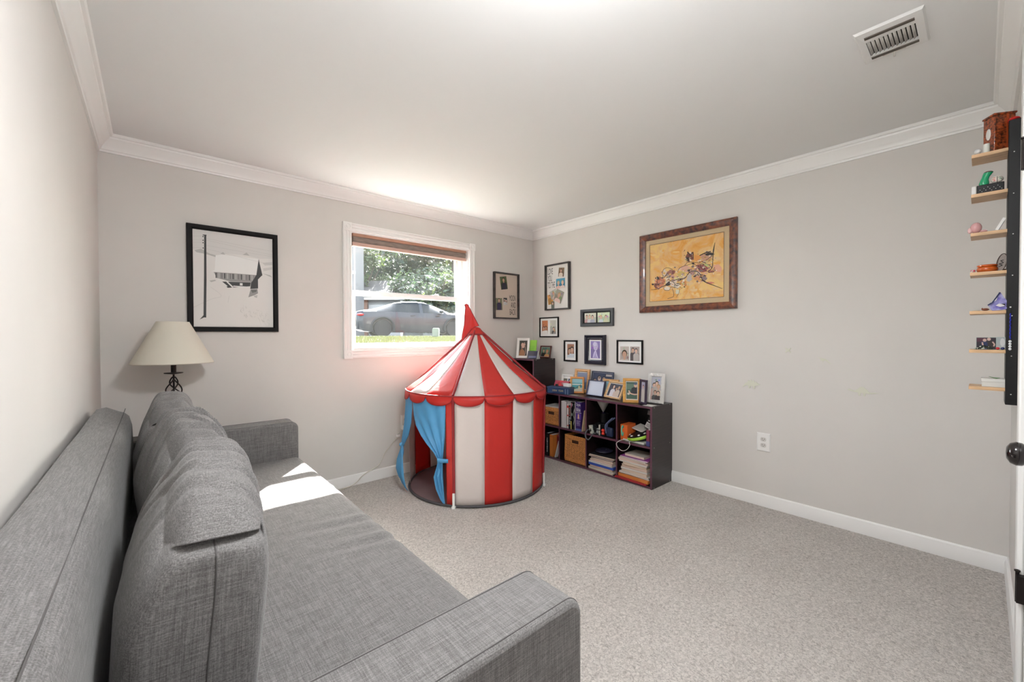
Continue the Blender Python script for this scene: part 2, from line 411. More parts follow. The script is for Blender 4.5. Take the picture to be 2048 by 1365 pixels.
for k in range(6):
    t = k/5; an = R(80)*t; rows.append([(-.048, .0072*math.sin(an)-.004, -.002-.0085*(1-math.cos(an))-.001), (.058, .0072*math.sin(an)-.004, -.002-.0085*(1-math.cos(an))-.001)])
mb.sheet(rows); sl = mb.build('louvre', slm, vt, smooth=60, solid=.0008, loc=(0, -.058, -.001))
for k in range(1, 11): dup(sl, vt, (0, -.058+k*.0118, -.001))
for xx in (-.083, -.074, .073, .082): MB().box(xx-.0022, xx+.0022, -.066, .066, -.0125, -.008).build('slot', mat('painted_slot_shade', (.10, .08, .065), .6), vt)  # dark strips paint the shade of narrow slots on the plate
MB().box(.088, .092, -.03, .035, -.013, -.008).tube([(.09, 0, -.012), (.102, .004, -.018), (.112, .004, -.018)], .0025, 6).build('damper_lever', slm, vt)

cl = thing('added_fill_lamp', 'added fill lamp, a frosted bowl hung out of view near the door', 'lamp', (-2.40, -2.62, H))  # added out of view to brighten the room beyond the window light
MB().lathe([(.06, 0), (.06, -.012), (.02, -.02), (.012, -.03), (.012, -.26), (.02, -.265), (.004, -.27)], 24).build('stem', TRIM, cl, smooth=40)
dm = MB().lathe([(.17, -.17), (.168, -.18), (.15, -.212), (.11, -.238), (.06, -.255), (.013, -.26)], 32, caps=False)
MB().lathe([(.095, -.166), (.095, -.163), (.172, -.166), (.172, -.169)], 32, caps=False).build('top_ring', TRIM, cl, smooth=40)  # ring added to hold back the fill light on the ceiling
dm.build('glass_bowl', emis('fill_lamp_glow', (.95, .975, 1), FILL_LAMP), cl, smooth=40)

# ------------------------------------------------------------------ sofa
sf = thing('sofa', 'grey linen sofa bed with boxy arms against the left wall', 'sofa', (-2.82, -1.48, 0))
def sl_(x, y, z): return (x+2.82, y+1.48, z)
SY0, SY1 = -2.615, -.345
def wavy_box(x0, x1, y0, y1, z0, z1, nx, ny, fn, rad):
    mb = MB(); rows = []
    for i in range(nx+1):
        row = []
        for j in range(ny+1):
            x = x0+(x1-x0)*i/nx; y = y0+(y1-y0)*j/ny
            e = min(x1-x, rad); dz = -(rad-math.sqrt(max(0, rad*rad-(rad-e)**2)))
            row.append(sl_(x, y, z1+dz+fn(x, y)))
        rows.append(row)
    mb.sheet(rows)
    n = ny+1
    # skirt
    for (a, b) in (([p for p in rows[-1]], x1), ([p for p in rows[0]], x0)):
        mb.sheet([a, [(p[0], p[1], z0) for p in a]])
    for k in (0, -1):
        c = [r_[k] for r_ in rows]; mb.sheet([c, [(p[0], p[1], z0) for p in c]])
    return mb
def seatfn(x, y):
    n = mnoise.noise(Vector((x*2.5, y*1.2, 0)))*.004
    for (px, py, am) in ((-2.5, -1.55, .006), (-2.46, -1.75, .007), (-2.7, -1.25, .003), (-2.5, -1.1, .004)):
        d = ((x-px)/.16)**2+((y-py)/.07)**2
        n += am*math.exp(-d)*math.sin((y-py)*70+(x-px)*14)
    return n
def grad_rows(a, b, n, lo=.0):
    return [a+(b-a)*i/n for i in range(n+1)]
wavy_box(-3.14, -2.388, -2.462, -.498, .2, .43, 70, 110, seatfn, .045).build('seat_mattress', LINEN, sf, smooth=60)
MB().box(*[v for v in (-3.2+2.82, -2.41+2.82, SY0+.05+1.48, SY1-.05+1.48, .06, .21)]).build('base', LINEN, sf, bevel=.012)
pb = [(-3.235, .22), (-3.242, .80), (-3.232, .824), (-3.205, .829), (-3.165, .806), (-3.147, .798), (-3.130, .780), (-3.121, .74), (-3.118, .66), (-3.12, .45), (-3.125, .22)]
mb = MB()
ny = 40; rows = []
for j in range(ny+1):
    y = -2.60+(-.475+2.60)*j/ny
    e = min(j, ny-j)/ny; sq = 1-.06*max(0, 1-e*12)**2
    rows.append([sl_(-3.18+(x+3.18)*sq, y, .22+(z-.22)*sq+mnoise.noise(Vector((0, y*3, z*2)))*.004) for x, z in pb])
mb.sheet(rows, closed=True)
n = len(pb); mb.f.append(tuple(range(n-1, -1, -1))); mb.m.append(0); mb.f.append(tuple(ny*n+k for k in range(n))); mb.m.append(0)
bk = mb.build('backrest', LINEN, sf, smooth=50, weld=True)
seam = mat('grey_piping', (.085, .08, .078), .9)
MB().tube([sl_(-3.1465, y, .7985) for y in grad_rows(-2.58, -.49, 30)], .0014, 6).build('piping', seam, bk)
def arm(y0, y1, x0, x1, ztop):
    mb = MB(); prof = []
    for (x, z) in ((x0, .06), (x0, ztop-.01), (x0+.02, ztop+.002)): prof.append((x, z))
    for k in range(9):
        a = R(90-90*k/8); prof.append((x1-.04+.04*math.cos(a), ztop-.04+.04*math.sin(a)))
    prof.append((x1, .06))
    prof = [(x+2.82, z) for x, z in prof]
    mb.prism(prof, 'y', y0+1.48, y1+1.48)
    o = mb.build('armrest', LINEN, sf, bevel=.012, seg=3)
    for yy in (y0+.012, y1-.012):
        MB().tube([(x, yy+1.48, z+.0004) for x, z in prof[1:]], .0011, 6).build('piping', seam, o)
    return o
arm(-2.612, -2.462, -3.2, -2.382, .606)
arm(-.498, -.348, -3.2, -2.404, .634)
for lx in (-3.1, -2.5):
    for ly in (-2.5, -.45): MB().lathe([(.018, 0), (.022, .06)], 12, (lx+2.82, ly+1.48)).build('leg', BLACK, sf)

def cushion(name, label, cx, cy, zc, T, L_, Hh, seed, rot, creases):
    c = thing(name, label, 'cushion', (cx, cy, zc-Hh), rot, 'back cushions of the sofa')
    idx = {}; V = []
    def surf(a, b, cc):
        v = Vector((a, b, cc)); pw = 2.5 if (a < 0 and cc > 0) else 4.4
        k2 = (abs(a)**pw+abs(cc)**pw)**(1/pw)
        k = max((k2**9+abs(b)**9)**(1/9), 1e-6)
        q = v*(max(abs(a), abs(b), abs(cc))/k)
        x, y, z = q.x*T, q.y*L_, q.z*Hh
        x *= 1+.10*(1-b*b)*(1-cc*cc)
        if z > 0 and x < 0: x *= 1-.5*z/Hh              # the back slopes up to a narrow top
        zn = max(0, z/Hh); z += .014*(1-b*b)*zn**3-.066*(abs(b)**2.6)*zn**1.6
        if abs(b) > .86 and cc > .15:                   # folded-in corner under the top edge
            e = ((abs(b)-.86)/.14)**1.5; sd = min(1, max(0, (a+.9)/.5)); sd = sd*sd*(3-2*sd)
            y -= math.copysign(.028*math.exp(-((cc-.86)/.06)**2)*sd*e, b)
            lp_ = min(1, max(0, (cc-.88)/.12)); y += math.copysign(.010*sd*e*lp_*lp_*(3-2*lp_), b)
        if cc > -.2:
            w = min(1, (cc+.2)/.8)*(1-.75*abs(b)**6)
            for (y0, sl, dp, wd, cv) in creases:
                d = y-(y0+sl*x+cv*x*x*8+.008*math.sin(x*45+y0*50))
                f = math.exp(-(d/wd)**2); g_ = math.exp(-((d-1.7*wd)/(1.1*wd))**2)
                z += w*dp*(.7*g_-f); x += w*dp*(.5*g_-.7*f)*max(0, min(1, (a-.5)/.4))
            z += w*.004*mnoise.noise(Vector((x*13, y*19, seed)))
        x += .006*mnoise.noise(Vector((y*6, z*7, seed+5)))
        return (x, y, z+Hh)
    def P(a, b, cc):
        key = (round(a, 4), round(b, 4), round(cc, 4))
        if key not in idx: idx[key] = len(V); V.append(surf(a, b, cc))
        return idx[key]
    F = []
    def gr(n): return [math.sin(PI/2*(-1+2*i/n))*.4+(-1+2*i/n)*.6 for i in range(n+1)]
    G = (gr(30), gr(104), gr(44))
    for ax in range(3):
        g1_, g2_ = G[(ax+1) % 3], G[(ax+2) % 3]
        for sg in (-1, 1):
            for i in range(len(g1_)-1):
                for j in range(len(g2_)-1):
                    q = []
                    for (di, dj) in ((0, 0), (1, 0), (1, 1), (0, 1)):
                        p = [0, 0, 0]; p[ax] = sg; p[(ax+1) % 3] = g1_[i+di]; p[(ax+2) % 3] = g2_[j+dj]; q.append(P(*p))
                    F.append(tuple(q if sg > 0 else q[::-1]))
    mb = MB(); mb.add(V, F); mb.build('cover', LINEN, c, smooth=180, weld=True)
    for s in (-1, 1):
        pts = [surf(.16, s, -.8+1.64*k/24) for k in range(25)]
        MB().tube(pts, .0016, 6).build('seam', seam, c)
    return c
CRS = [(-.21, -.5, .006, .013, .6), (-.13, -1.0, .009, .011, 1.4), (-.085, -.3, .005, .016, .5), (-.02, -.9, .010, .012, 1.3), (.05, -.6, .006, .014, .9), (.115, -1.1, .009, .011, 1.1), (.20, -.6, .006, .014, .9)]
cushion('back_cushion', 'plump grey sofa cushion nearest the camera', -2.992, -1.985, .655, .104, .322, .220, 1.3, (0, R(3), R(-2)), CRS)
cushion('back_cushion', 'middle of the three grey sofa cushions', -2.968, -1.338, .652, .104, .315, .216, 4.1, (0, R(-2), R(5)), [(y+.03, sl+.2, dp, wd, -cv) for y, sl, dp, wd, cv in CRS])
cushion('back_cushion', 'grey sofa cushion farthest back beside the lamp', -2.996, -.775, .655, .099, .25, .222, 7.7, (0, R(-2), R(-2)), [(y*.85, -sl, dp*.8, wd, cv) for y, sl, dp, wd, cv in CRS])

# ------------------------------------------------------------------ side table and lamp
st = thing('side_table', 'small dark side table hidden behind the far sofa arm under the lamp', 'table', (-2.955, -.18, 0))
MB().box(-.16, .16, -.145, .145, .50, .52).build('table_top', ESPRESSO, st, bevel=.003)
for sx in (-1, 1):
    for sy in (-1, 1): MB().box(sx*.14-.015, sx*.14+.015, sy*.125-.015, sy*.125+.015, 0, .50).build('leg', ESPRESSO, st)
lp = thing('table_lamp', 'table lamp with cream cone shade and twisted iron cage stem', 'lamp', (-2.961, -.195, .52))
z = .52
MB().lathe([(.085, 0), (.085, .008), (.06, .016), (.012, .024), (.006, .03)], 28).build('base', IRON, lp, smooth=40)
MB().tube([(0, 0, .02), (0, 0, .42)], .0045, 8).build('stem', IRON, lp, smooth=40)
for k in range(4):
    pts = []
    for i in range(41):
        t = i/40; a = 2*PI*(k/4+t*1.55); rr = .004+.046*math.sin(PI*min(1, t*1.0))**.8
        pts.append((rr*math.cos(a), rr*math.sin(a), .06+t*.335))
    MB().tube(pts, .0035, 7).build('cage_wire', IRON, lp, smooth=60)
MB().lathe([(.004, .408), (.042, .414), (.043, .418), (.012, .420)], 28).build('drip_plate', IRON, lp, smooth=40)
MB().lathe([(.012, .418), (.0125, .50), (.006, .504)], 16).build('socket', IRON, lp, smooth=40)
SHADE = cloth_mat('cream_lamp_shade', (.80, .76, .66), .25, .8)
mb = MB(); rows = []
for (r_, zz) in ((.181, .470), (.1815, .474), (.0725, .697), (.0715, .70)):
    rows.append([(r_*math.cos(2*PI*k/48), r_*math.sin(2*PI*k/48), zz) for k in range(48)])
mb.sheet(rows, closed=True); mb.build('shade', SHADE, lp, smooth=30, solid=.002)
MB().tube([(.0, .0, .50), (.04, 0, .56), (.05, 0, .62), (0, 0, .692)], .002, 6).tube([(0, 0, .50), (-.04, 0, .56), (-.05, 0, .62), (0, 0, .692)], .002, 6).tube([(-.072, 0, .692), (.072, 0, .692)], .002, 6).build('harp', IRON, lp)

# ------------------------------------------------------------------ circus play tent
TC = (-1.148, -.556); TR = .515; EV = .735
tent = thing('play_tent', 'red and white striped circus play tent with blue door curtains', 'tent', (TC[0], TC[1], 0))
RED = cloth_mat('red_tent_nylon', (.66, .034, .027), .30, .46, .5)
WHT = cloth_mat('pinkish_white_tent_nylon', (.80, .73, .70), .30, .46, .5)
BLU = cloth_mat('blue_tent_nylon', (.13, .43, .74), .30, .4)
DRED = mat('dark_red_piping', (.27, .012, .016), .6)
def pol(a, r, z): return (r*math.cos(R(a)), r*math.sin(R(a)), z)
A0 = 217.0
mb = MB().lathe([(.510, .004), (.512, .010), (.502, .0105), (.49, .010), (.002, .009)], 64)
mat_floor = mb.build('floor_mat', mat('mauve_grey_nylon', (.21, .155, .16), .45, var=.12, vscale=5), tent, smooth=40)
mb = MB().tube([pol(k*5, .513, .012) for k in range(72)], .009, 8, closed=True); mb.build('base_ring', mat('dark_grey_binding', (.07, .065, .07), .7), tent, smooth=60)
def wall_stripe(a, b, col):
    mb = MB(); rows = []
    for i in range(13):
        t = i/12; z = .012+(EV-.012)*t; row = []
        for k in range(7):
            an = a+(b-a)*k/6
            d = (an-A0) % 90; bow = 1-.014*math.sin(PI*d/90)
            rr = TR*bow+.004*mnoise.noise(Vector((an*.07, z*4, 2)))+.012*t
            row.append(pol(an, rr, z))
        rows.append(row)
    return mb.sheet(rows).build('wall_panel', col, tent, smooth=60, solid=.0012)
DOOR0, DOOR1 = 150+360, 211+360
for i in range(16):
    a, b = A0+22.5*i, A0+22.5*(i+1)
    if a >= DOOR0-1 and b <= DOOR1: continue
    if a < DOOR1 < b: a = DOOR1
    wall_stripe(a, b, (WHT, RED)[i % 2])
ER = .536
for i in range(16):
    a, b = A0+22.5*i, A0+22.5*(i+1); col = (WHT, RED)[i % 2]
    mb = MB(); rows = []
    for j in range(13):
        t = j/12; row = []
        for k in range(7):
            an = a+(b-a)*k/6; d = (an-A0) % 90
            rr = ER+(.026-ER)*t; zz = EV+.004+(1.172-EV)*t
            sag = math.sin(PI*t)*(.012+.016*math.sin(PI*d/90)) + .004*mnoise.noise(Vector((an*.12, t*6, 9)))*math.sin(PI*t)
            row.append(pol(an, rr-sag*.45, zz-sag))
        rows.append(row)
    mb.sheet(rows).build('roof_panel', col, tent, smooth=60, solid=.0012)
    # valance scallop with a dark edge
    mb = MB(); top = []; bot = []
    for k in range(15):
        u = k/14; an = a+(b-a)*u; dz = .014+.050*math.sqrt(max(0, 1-(2*u-1)**2))
        rr = ER+.004+.004*math.sin(PI*u)
        top.append(pol(an, ER+.001, EV+.006)); bot.append(pol(an, rr, EV+.006-dz))
    mid = [tuple((Vector(p)+Vector(q))/2) for p, q in zip(top, bot)]
    sp = mb.sheet([top, mid, bot]).build('scallop', RED, tent, smooth=60, solid=.0012)
    MB().tube([Vector(p) for p in bot], .0025, 6).build('edge_piping', DRED, sp, smooth=60)
MB().tube([pol(k*5, ER+.001, EV+.006) for k in range(72)], .004, 6, closed=True).build('eave_piping', DRED, tent, smooth=60)
for k in range(4):
    a = A0+90*k
    MB().tube([pol(a, TR+.006, .10), pol(a, TR+.012, .4), pol(a, TR+.018, EV)], .009, 8).build('pole_sleeve', DRED, tent, smooth=60)
    MB().tube([pol(a, ER-.002+(.03-ER)*t, EV+.010+(1.172-EV)*t) for t in [i/10 for i in range(11)]], .0085, 8).build('roof_pole_sleeve', DRED, tent, smooth=60)
    M_ = Matrix.Rotation(R(a), 4, 'Z') @ Matrix.Translation((TR+.012, 0, 0))
    MB().box(-.006, .007, -.008, .008, .0, .102, M=M_).box(-.010, .012, -.013, .013, 0, .016, M=M_).build('foot_clip', mat('white_plastic_clip', (.78, .80, .78), .4), tent, bevel=.003)
MB().lathe([(.064, 1.146), (.066, 1.152), (.03, 1.196), (.012, 1.204), (.003, 1.205)], 8).build('peak_cap', RED, tent)
MB().lathe([(.067, 1.143), (.069, 1.148), (.067, 1.154)], 8).build('cap_piping', DRED, tent)
# pennant at the peak
rv = Vector((.7536, -.657, 0)); q = .0038
fl = [(-20, 52), (-17, 50), (-9, 34), (5, 7), (-2, 5), (-10, 0), (-19, -11), (-26, -22), (-31.5, -33), (-29, -12), (-24.5, 10), (-23.5, 28), (-22, 44), (-23.5, 50)]
def fp(a, b, d=0): return Vector((rv.x*a*q, rv.y*a*q, 1.188+b*q)) + Vector((.657, .7536, 0))*d
mb = MB(); nfl = len(fl)
mb.add([fp(a, b, .006*math.sin(a*.35)-.0012) for a, b in fl]+[fp(a, b, .006*math.sin(a*.35)+.0012) for a, b in fl], [tuple(range(nfl)), tuple(range(2*nfl-1, nfl-1, -1))]+[(i, nfl+i, nfl+(i+1) % nfl, (i+1) % nfl) for i in range(nfl)])
flg = mb.build('pennant', RED, tent)
MB().tube([fp(a, b, .006*math.sin(a*.35)) for a, b in fl], .0028, 6, closed=True).build('edge_piping', DRED, flg, smooth=60)
# right curtain, gathered to a tie
def curtain(rowspec, nm):
    mb = MB(); rows = []
    for (zz, aa, ab, rb, rip, nfold) in rowspec:
        row = []
        for k in range(29):
            u = k/28; an = aa+(ab-aa)*u
            row.append(pol(an, rb(u)+rip*math.sin(u*PI*nfold), zz))
        rows.append(row)
    # refine rows by interpolation
    fine = []
    for i in range(len(rows)-1):
        for s in range(5):
            t = s/5; fine.append([tuple(Vector(p).lerp(Vector(q_), t)) for p, q_ in zip(rows[i], rows[i+1])])
    fine.append(rows[-1])
    return mb.sheet(fine).build(nm, BLU, tent, smooth=80, solid=.0012)
c1 = curtain([(.728, 211, 176.5, lambda u: .530, .002, 5), (.66, 211, 177, lambda u: .527+.004*u, .004, 5), (.58, 210.5, 178.5, lambda u: .524+.008*u, .006, 6), (.52, 210.3, 181.5, lambda u: .522+.010*u, .008, 7), (.46, 210, 188, lambda u: .521+.010*u, .009, 7),
              (.41, 209.5, 195, lambda u: .522+.012*u, .010, 7), (.36, 209, 202, lambda u: .524+.012*u, .009, 7), (.315, 208.5, 205.5, lambda u: .526+.012*u, .006, 7),
              (.27, 208.5, 204.5, lambda u: .525+.012*u, .009, 7), (.20, 208.5, 202, lambda u: .523+.016*u, .012, 5), (.12, 209, 203.5, lambda u: .521+.014*u, .010, 5), (.05, 209.5, 206.5, lambda u: .520+.008*u, .006, 3), (.022, 209.8, 208.4, lambda u: .519, .002, 3)], 'curtain')
mb = MB(); mb.sheet([[pol(a, .541+.002*math.sin(a), zz) for a in (204.8, 206, 208, 210, 212, 213.5)] for zz in (.302, .328)])
mb.build('tie_band', BLU, c1, smooth=60, solid=.003)
c2 = curtain([(.728, 143, 176, lambda u: .532, .003, 6), (.62, 143, 176, lambda u: .534, .006, 6), (.52, 144, 175, lambda u: .538, .009, 6), (.43, 146, 170, lambda u: .548-.006*u, .010, 6),
              (.36, 148, 162, lambda u: .560-.008*u, .009, 6), (.325, 149, 157, lambda u: .566-.006*u, .006, 6), (.28, 147, 160, lambda u: .572-.008*u, .010, 6), (.20, 144, 166, lambda u: .60-.03*u, .012, 5), (.13, 143, 168, lambda u: .61-.04*u, .012, 5), (.10, 145, 168, lambda u: .60-.035*u, .010, 5), (.05, 154, 168, lambda u: .565-.01*u, .006, 3), (.02, 161, 167, lambda u: .54, .003, 3)], 'curtain')
mb = MB(); mb.ball(pol(153, .566, .325), .020, .020, .018, 12, 8); mb.build('tie_knot', BLU, c2, smooth=180)
# ------------------------------------------------------------------ printed pictures: flat shapes layered a hair apart
def ell(cx, cz, rx, rz, n=16, rot=0):
    out = []
    for k in range(n):
        a = 2*PI*k/n; x, z_ = rx*math.cos(a), rz*math.sin(a)
        out.append((cx+x*math.cos(rot)-z_*math.sin(rot), cz+x*math.sin(rot)+z_*math.cos(rot)))
    return out
def rect(x0, z0, x1, z1): return [(x0, z0), (x1, z0), (x1, z1), (x0, z1)]
def stroke(pts, w):
    if len(pts) > 2:
        m_ = len(pts); pts2 = [(p.x, p.y) for p in bez([(a, b, 0) for a, b in pts], 5)]
        if isinstance(w, (list, tuple)): w = [w[min(int(i/5), m_-1)]+(w[min(int(i/5)+1, m_-1)]-w[min(int(i/5), m_-1)])*((i % 5)/5) for i in range(len(pts2))]
        pts = pts2
    P = [Vector((a, b)) for a, b in pts]; L = []; Rr = []
    for i, p in enumerate(P):
        t = (P[min(i+1, len(P)-1)]-P[max(i-1, 0)]); t = t.normalized() if t.length > 0 else Vector((1, 0)); nn = Vector((-t.y, t.x))
        ww = w[i] if isinstance(w, (list, tuple)) else w
        L.append(tuple(p+nn*ww/2)); Rr.append(tuple(p-nn*ww/2))
    return L+Rr[::-1]
def art(name, shapes, parent, y=0., first=None, step=.00012):
    """shapes: list of (polygon in local x,z, colour or material)"""
    mb = MB(); ms = []; step = min(step, .0022/max(1, len(shapes)))
    for i, (poly, c) in enumerate(shapes):
        m = c if not isinstance(c, tuple) else flat(c)
        if m not in ms: ms.append(m)
        yy = y-step*i
        mb.add([(a, yy, b) for a, b in poly], [tuple(range(len(poly)))], ms.index(m))
    me_o = mb.build(name, ms, parent)
    b = bmesh.new(); b.from_mesh(me_o.data); bmesh.ops.triangulate(b, faces=[f for f in b.faces if len(f.verts) > 4]); b.to_mesh(me_o.data); b.free()
    return me_o
SKIN = [(.62, .38, .28), (.72, .48, .37), (.55, .32, .22)]
def people(x0, z0, x1, z1, bg, who, r2):
    """a snapshot: background, then head-and-shoulder figures; who = [(u, top v, scale, hair, cloth)]"""
    w, h = x1-x0, z1-z0; S = [(rect(x0, z0, x1, z1), bg)]
    S.append((rect(x0, z0+h*.55, x1, z1), tuple(min(1, c*1.35+.01) for c in bg)))
    for k in range(5):
        cx, cz = x0+w*r2.uniform(.12, .88), z0+h*r2.uniform(.2, .88); rr = min(w, h)*r2.uniform(.05, .11)
        S.append((ell(cx, cz, rr, rr), tuple(max(0, c*r2.uniform(.5, 1.7)) for c in bg)))
    for (u, v, s, hair, cloth) in who:
        cx = x0+w*u; hd = h*.13*s; top = z0+h*v; cz = top-hd
        body = [(cx-hd*1.7, z0), (cx-hd*1.75, cz-hd*2.4), (cx-hd*1.1, cz-hd*1.5), (cx+hd*1.1, cz-hd*1.5), (cx+hd*1.75, cz-hd*2.4), (cx+hd*1.7, z0)]
        body = [(min(max(a, x0), x1), max(b, z0)) for a, b in body]
        S.append((body, cloth)); sk_ = SKIN[r2.randrange(3)]
        S.append((ell(cx, cz+hd*.15, hd*.88, hd*1.1), hair)); S.append((rect(cx-hd*.3, cz-hd*1.6, cx+hd*.3, cz-hd*.6), sk_)); S.append((ell(cx, cz-hd*.12, hd*.7, hd*.92), sk_))
    out = []
    for poly, c in S: out.append(([(min(max(a, x0), x1), min(max(b, z0), z1)) for a, b in poly], c))
    return out
def moulding(mb, w, h, bw, prof, mi=0):
    """mitred frame; prof: list of (inset from the outer edge, forward depth)"""
    rows = []
    for (i, d) in prof:
        rows.append([(-w/2+i, -d, -h/2+i), (w/2-i, -d, -h/2+i), (w/2-i, -d, h/2-i), (-w/2+i, -d, h/2-i)])
    mb.sheet(rows, mi, closed=True)
def picture(name, label, cat, w, h, bw, depth, fm, loc, rz, matw=0., matm=None, photos=(), lean=0., prof=None, group=None, standing=False, back=True, strut=None):
    o = thing(name, label, cat, loc, (R(lean), 0, rz), group)
    dz = h/2 if standing else 0
    mb = MB(); moulding(mb, w, h, bw, prof or [(0, 0), (0, depth*.8), (.003, depth), (bw*.75, depth), (bw, depth*.6), (bw, depth*.3)])
    mb.build('frame', fm, o, loc=(0, 0, dz), smooth=25, weld=True)
    if back: MB().box(-w/2+.002, w/2-.002, -depth*.3, -.0005, -h/2+.002, h/2-.002).build('backing', matm or CREAM, o, loc=(0, 0, dz))
    for i, ph in enumerate(photos):
        a = art('photo', ph, o, -depth*.3-.0004); a.location = (0, 0, dz)
    if standing and strut is not False:
        MB().box(-.02, .02, 0, .003, 0, h*.6).build('strut', fm, o, loc=(0, .001, h*.06), rot=(R(-2), 0, 0))
    return o
def board_text(parent, lines, mcol, sx):
    for (txt, x, z, hgt, wid) in lines:
        cu_ = bpy.data.curves.new('lettering', 'FONT'); cu_.body = txt; cu_.size = 1.0; cu_.extrude = .0
        t = bpy.data.objects.new('tmp_text', cu_); COL.objects.link(t)
        bpy.context.view_layer.update()
        me = bpy.data.meshes.new_from_object(t.evaluated_get(bpy.context.evaluated_depsgraph_get()))
        bpy.data.objects.remove(t); bpy.data.curves.remove(cu_)
        xs = [v.co.x for v in me.vertices]; ys = [v.co.y for v in me.vertices]
        ax, bx_, ay, by_ = min(xs), max(xs), min(ys), max(ys)
        for v in me.vertices:
            v.co = Vector((x+(v.co.x-ax)/(bx_-ax)*wid, sx, z+(v.co.y-ay)/(by_-ay)*hgt))
        me.materials.clear(); me.materials.append(mcol)
        o = bpy.data.objects.new('lettering', me); COL.objects.link(o); o.parent = parent
RB = R(-90)      # things on, or in front of, the right wall look towards -x
r2 = random.Random(5)
INK = mat('black_ink', (.02, .018, .018), .7)
BR, BK, BLD = (.05, .025, .015), (.015, .012, .012), (.42, .28, .12)
WH = (.8, .78, .76)

# winter barn drawing on the back wall
def SN(x, y):
    u = (x-442)/582; top = 132+81*u; bot = 834+12*u
    return (-.214+.428*u, .294-.588*(y-top)/(bot-top))
def snp(*pp): return [SN(*p) for p in pp]
PAPER = mat('warm_white_drawing_paper', (.74, .715, .69), .85)
sn = [(rect(-.214, -.294, .214, .294), PAPER)]
g1, g2, g3, gd = (.60, .58, .56), (.48, .465, .45), (.30, .29, .28), (.045, .042, .04)
sn += [(snp((445, 280), (520, 285), (600, 330), (680, 310), (820, 325), (912, 350), (1020, 352), (1020, 215), (450, 134)), (.66, .64, .62)),
       (snp((455, 285), (500, 275), (560, 310), (600, 322), (598, 335), (530, 312), (470, 300)), g2), (snp((630, 312), (650, 298), (665, 318)), g2), (snp((790, 320), (820, 304), (842, 326)), g2),
       (snp((940, 380), (1018, 375), (1018, 396), (960, 400)), g1), (snp((945, 420), (1018, 412), (1018, 430), (950, 440)), g1), (snp((940, 455), (1000, 470), (1018, 486), (990, 478)), g2),
       (snp((598, 322), (640, 316), (720, 328), (912, 352), (900, 467), (740, 452), (562, 437), (590, 430)), (.80, .785, .765)),
       (snp((912, 352), (940, 470), (905, 492), (893, 467)), gd), (snp((893, 467), (935, 472), (905, 500), (905, 565), (845, 568), (855, 500), (880, 480)), gd),
       (snp((583, 443), (740, 455), (892, 468), (858, 518), (700, 512), (605, 486)), g3)]
for k in range(14):
    x = 596+k*20; y0 = 446+(x-583)*.08; sn.append((snp((x, y0), (x+7, y0+.6), (x+7, y0+40), (x, y0+38)), (gd, g2, (.18, .17, .17))[k % 3]))
sn += [(snp((640, 512), (850, 520), (845, 548), (680, 558)), gd), (snp((768, 524), (788, 525), (788, 542), (768, 541)), (.75, .74, .72)),
       (snp((720, 542), (845, 552), (842, 560), (720, 550)), (.74, .73, .71)), (snp((600, 486), (612, 488), (680, 545), (668, 548)), (.74, .73, .71)), (snp((668, 512), (680, 512), (722, 552), (712, 556)), (.74, .73, .71)),
       (snp((848, 570), (900, 568), (904, 600), (880, 612), (830, 628)), g3), (snp((850, 575), (895, 574), (890, 590), (860, 596)), (.14, .135, .13)), (snp((870, 618), (900, 612), (895, 634), (878, 628)), g2),
       (stroke(snp((440, 700), (560, 640), (634, 615), (560, 550)), .002), g1), (stroke(snp((680, 665), (690, 615)), .002), g1),
       (snp((553, 505), (590, 498), (600, 506), (565, 516)), g2),
       (snp((522, 174), (536, 176), (534, 500), (528, 772), (510, 770), (517, 480)), (.03, .028, .027)), (snp((484, 785), (510, 755), (512, 772)), (.06, .055, .05)), (snp((512, 172), (538, 174), (538, 180), (512, 178)), gd)]
for (ya, yb, yc) in ((185, 200, 292), (212, 212, 318), (230, 250, 330), (268, 275, 390)):
    sn.append((stroke(snp((446, ya-2), (524, ya)), .0011), g2)); sn.append((stroke(snp((536, yb), (700, yb+.32*(yc-yb)+6), (860, yb+.68*(yc-yb)+6), (1020, yc+6)), .0011), g2))
    sn.append((snp((510, ya-2), (518, ya-2), (518, ya+5), (510, ya+5)), gd))
for k in range(46):
    x = r2.uniform(765, 985); y = 705+(x-765)*.32+r2.uniform(-30, 50); l = r2.uniform(10, 34)
    sn.append((stroke(snp((x, y), (x+r2.uniform(-4, 12), y+l*.5), (x+r2.uniform(-6, 22), y+l*.8)), .0012), (g2, g1)[k % 2]))
picture('framed_drawing', 'black framed drawing of a snowy barn and utility pole above the lamp', 'picture', .484, .652, .030, .022, BLACKF, (-2.647, 0, 1.494), 0, matm=PAPER, photos=[sn])

# marbled-frame abstract painting on the right wall
def PT(x, y):
    u = (x-235)/919; top = 443-163*u; bot = 1145-60*u
    return (-.2865+.573*u, .228-.456*(y-top)/(bot-top))
def ptp(*pp): return [PT(*p) for p in pp]
AMBER = mat('amber_watercolour', (.72, .33, .07), .8, vscale=7, col2=(.78, .54, .24))
nd = AMBER.node_tree.nodes
for n_ in nd:
    if n_.type == 'TEX_NOISE': n_.inputs['Distortion'].default_value = 1.2; n_.inputs['Roughness'].default_value = .65
    if n_.type == 'VALTORGB':
        for ps, cc_ in ((.42, (.76, .40, .11)), (.5, (.74, .46, .22)), (.58, (.80, .55, .20))): n_.color_ramp.elements.new(ps).color = (*cc_, 1)
pa = [(rect(-.2865, -.228, .2865, .228), AMBER)]
yl, pk, orr, br_, dk, wt_ = (.78, .55, .22), (.66, .36, .30), (.74, .32, .08), (.22, .08, .06), (.05, .035, .04), (.80, .70, .58)
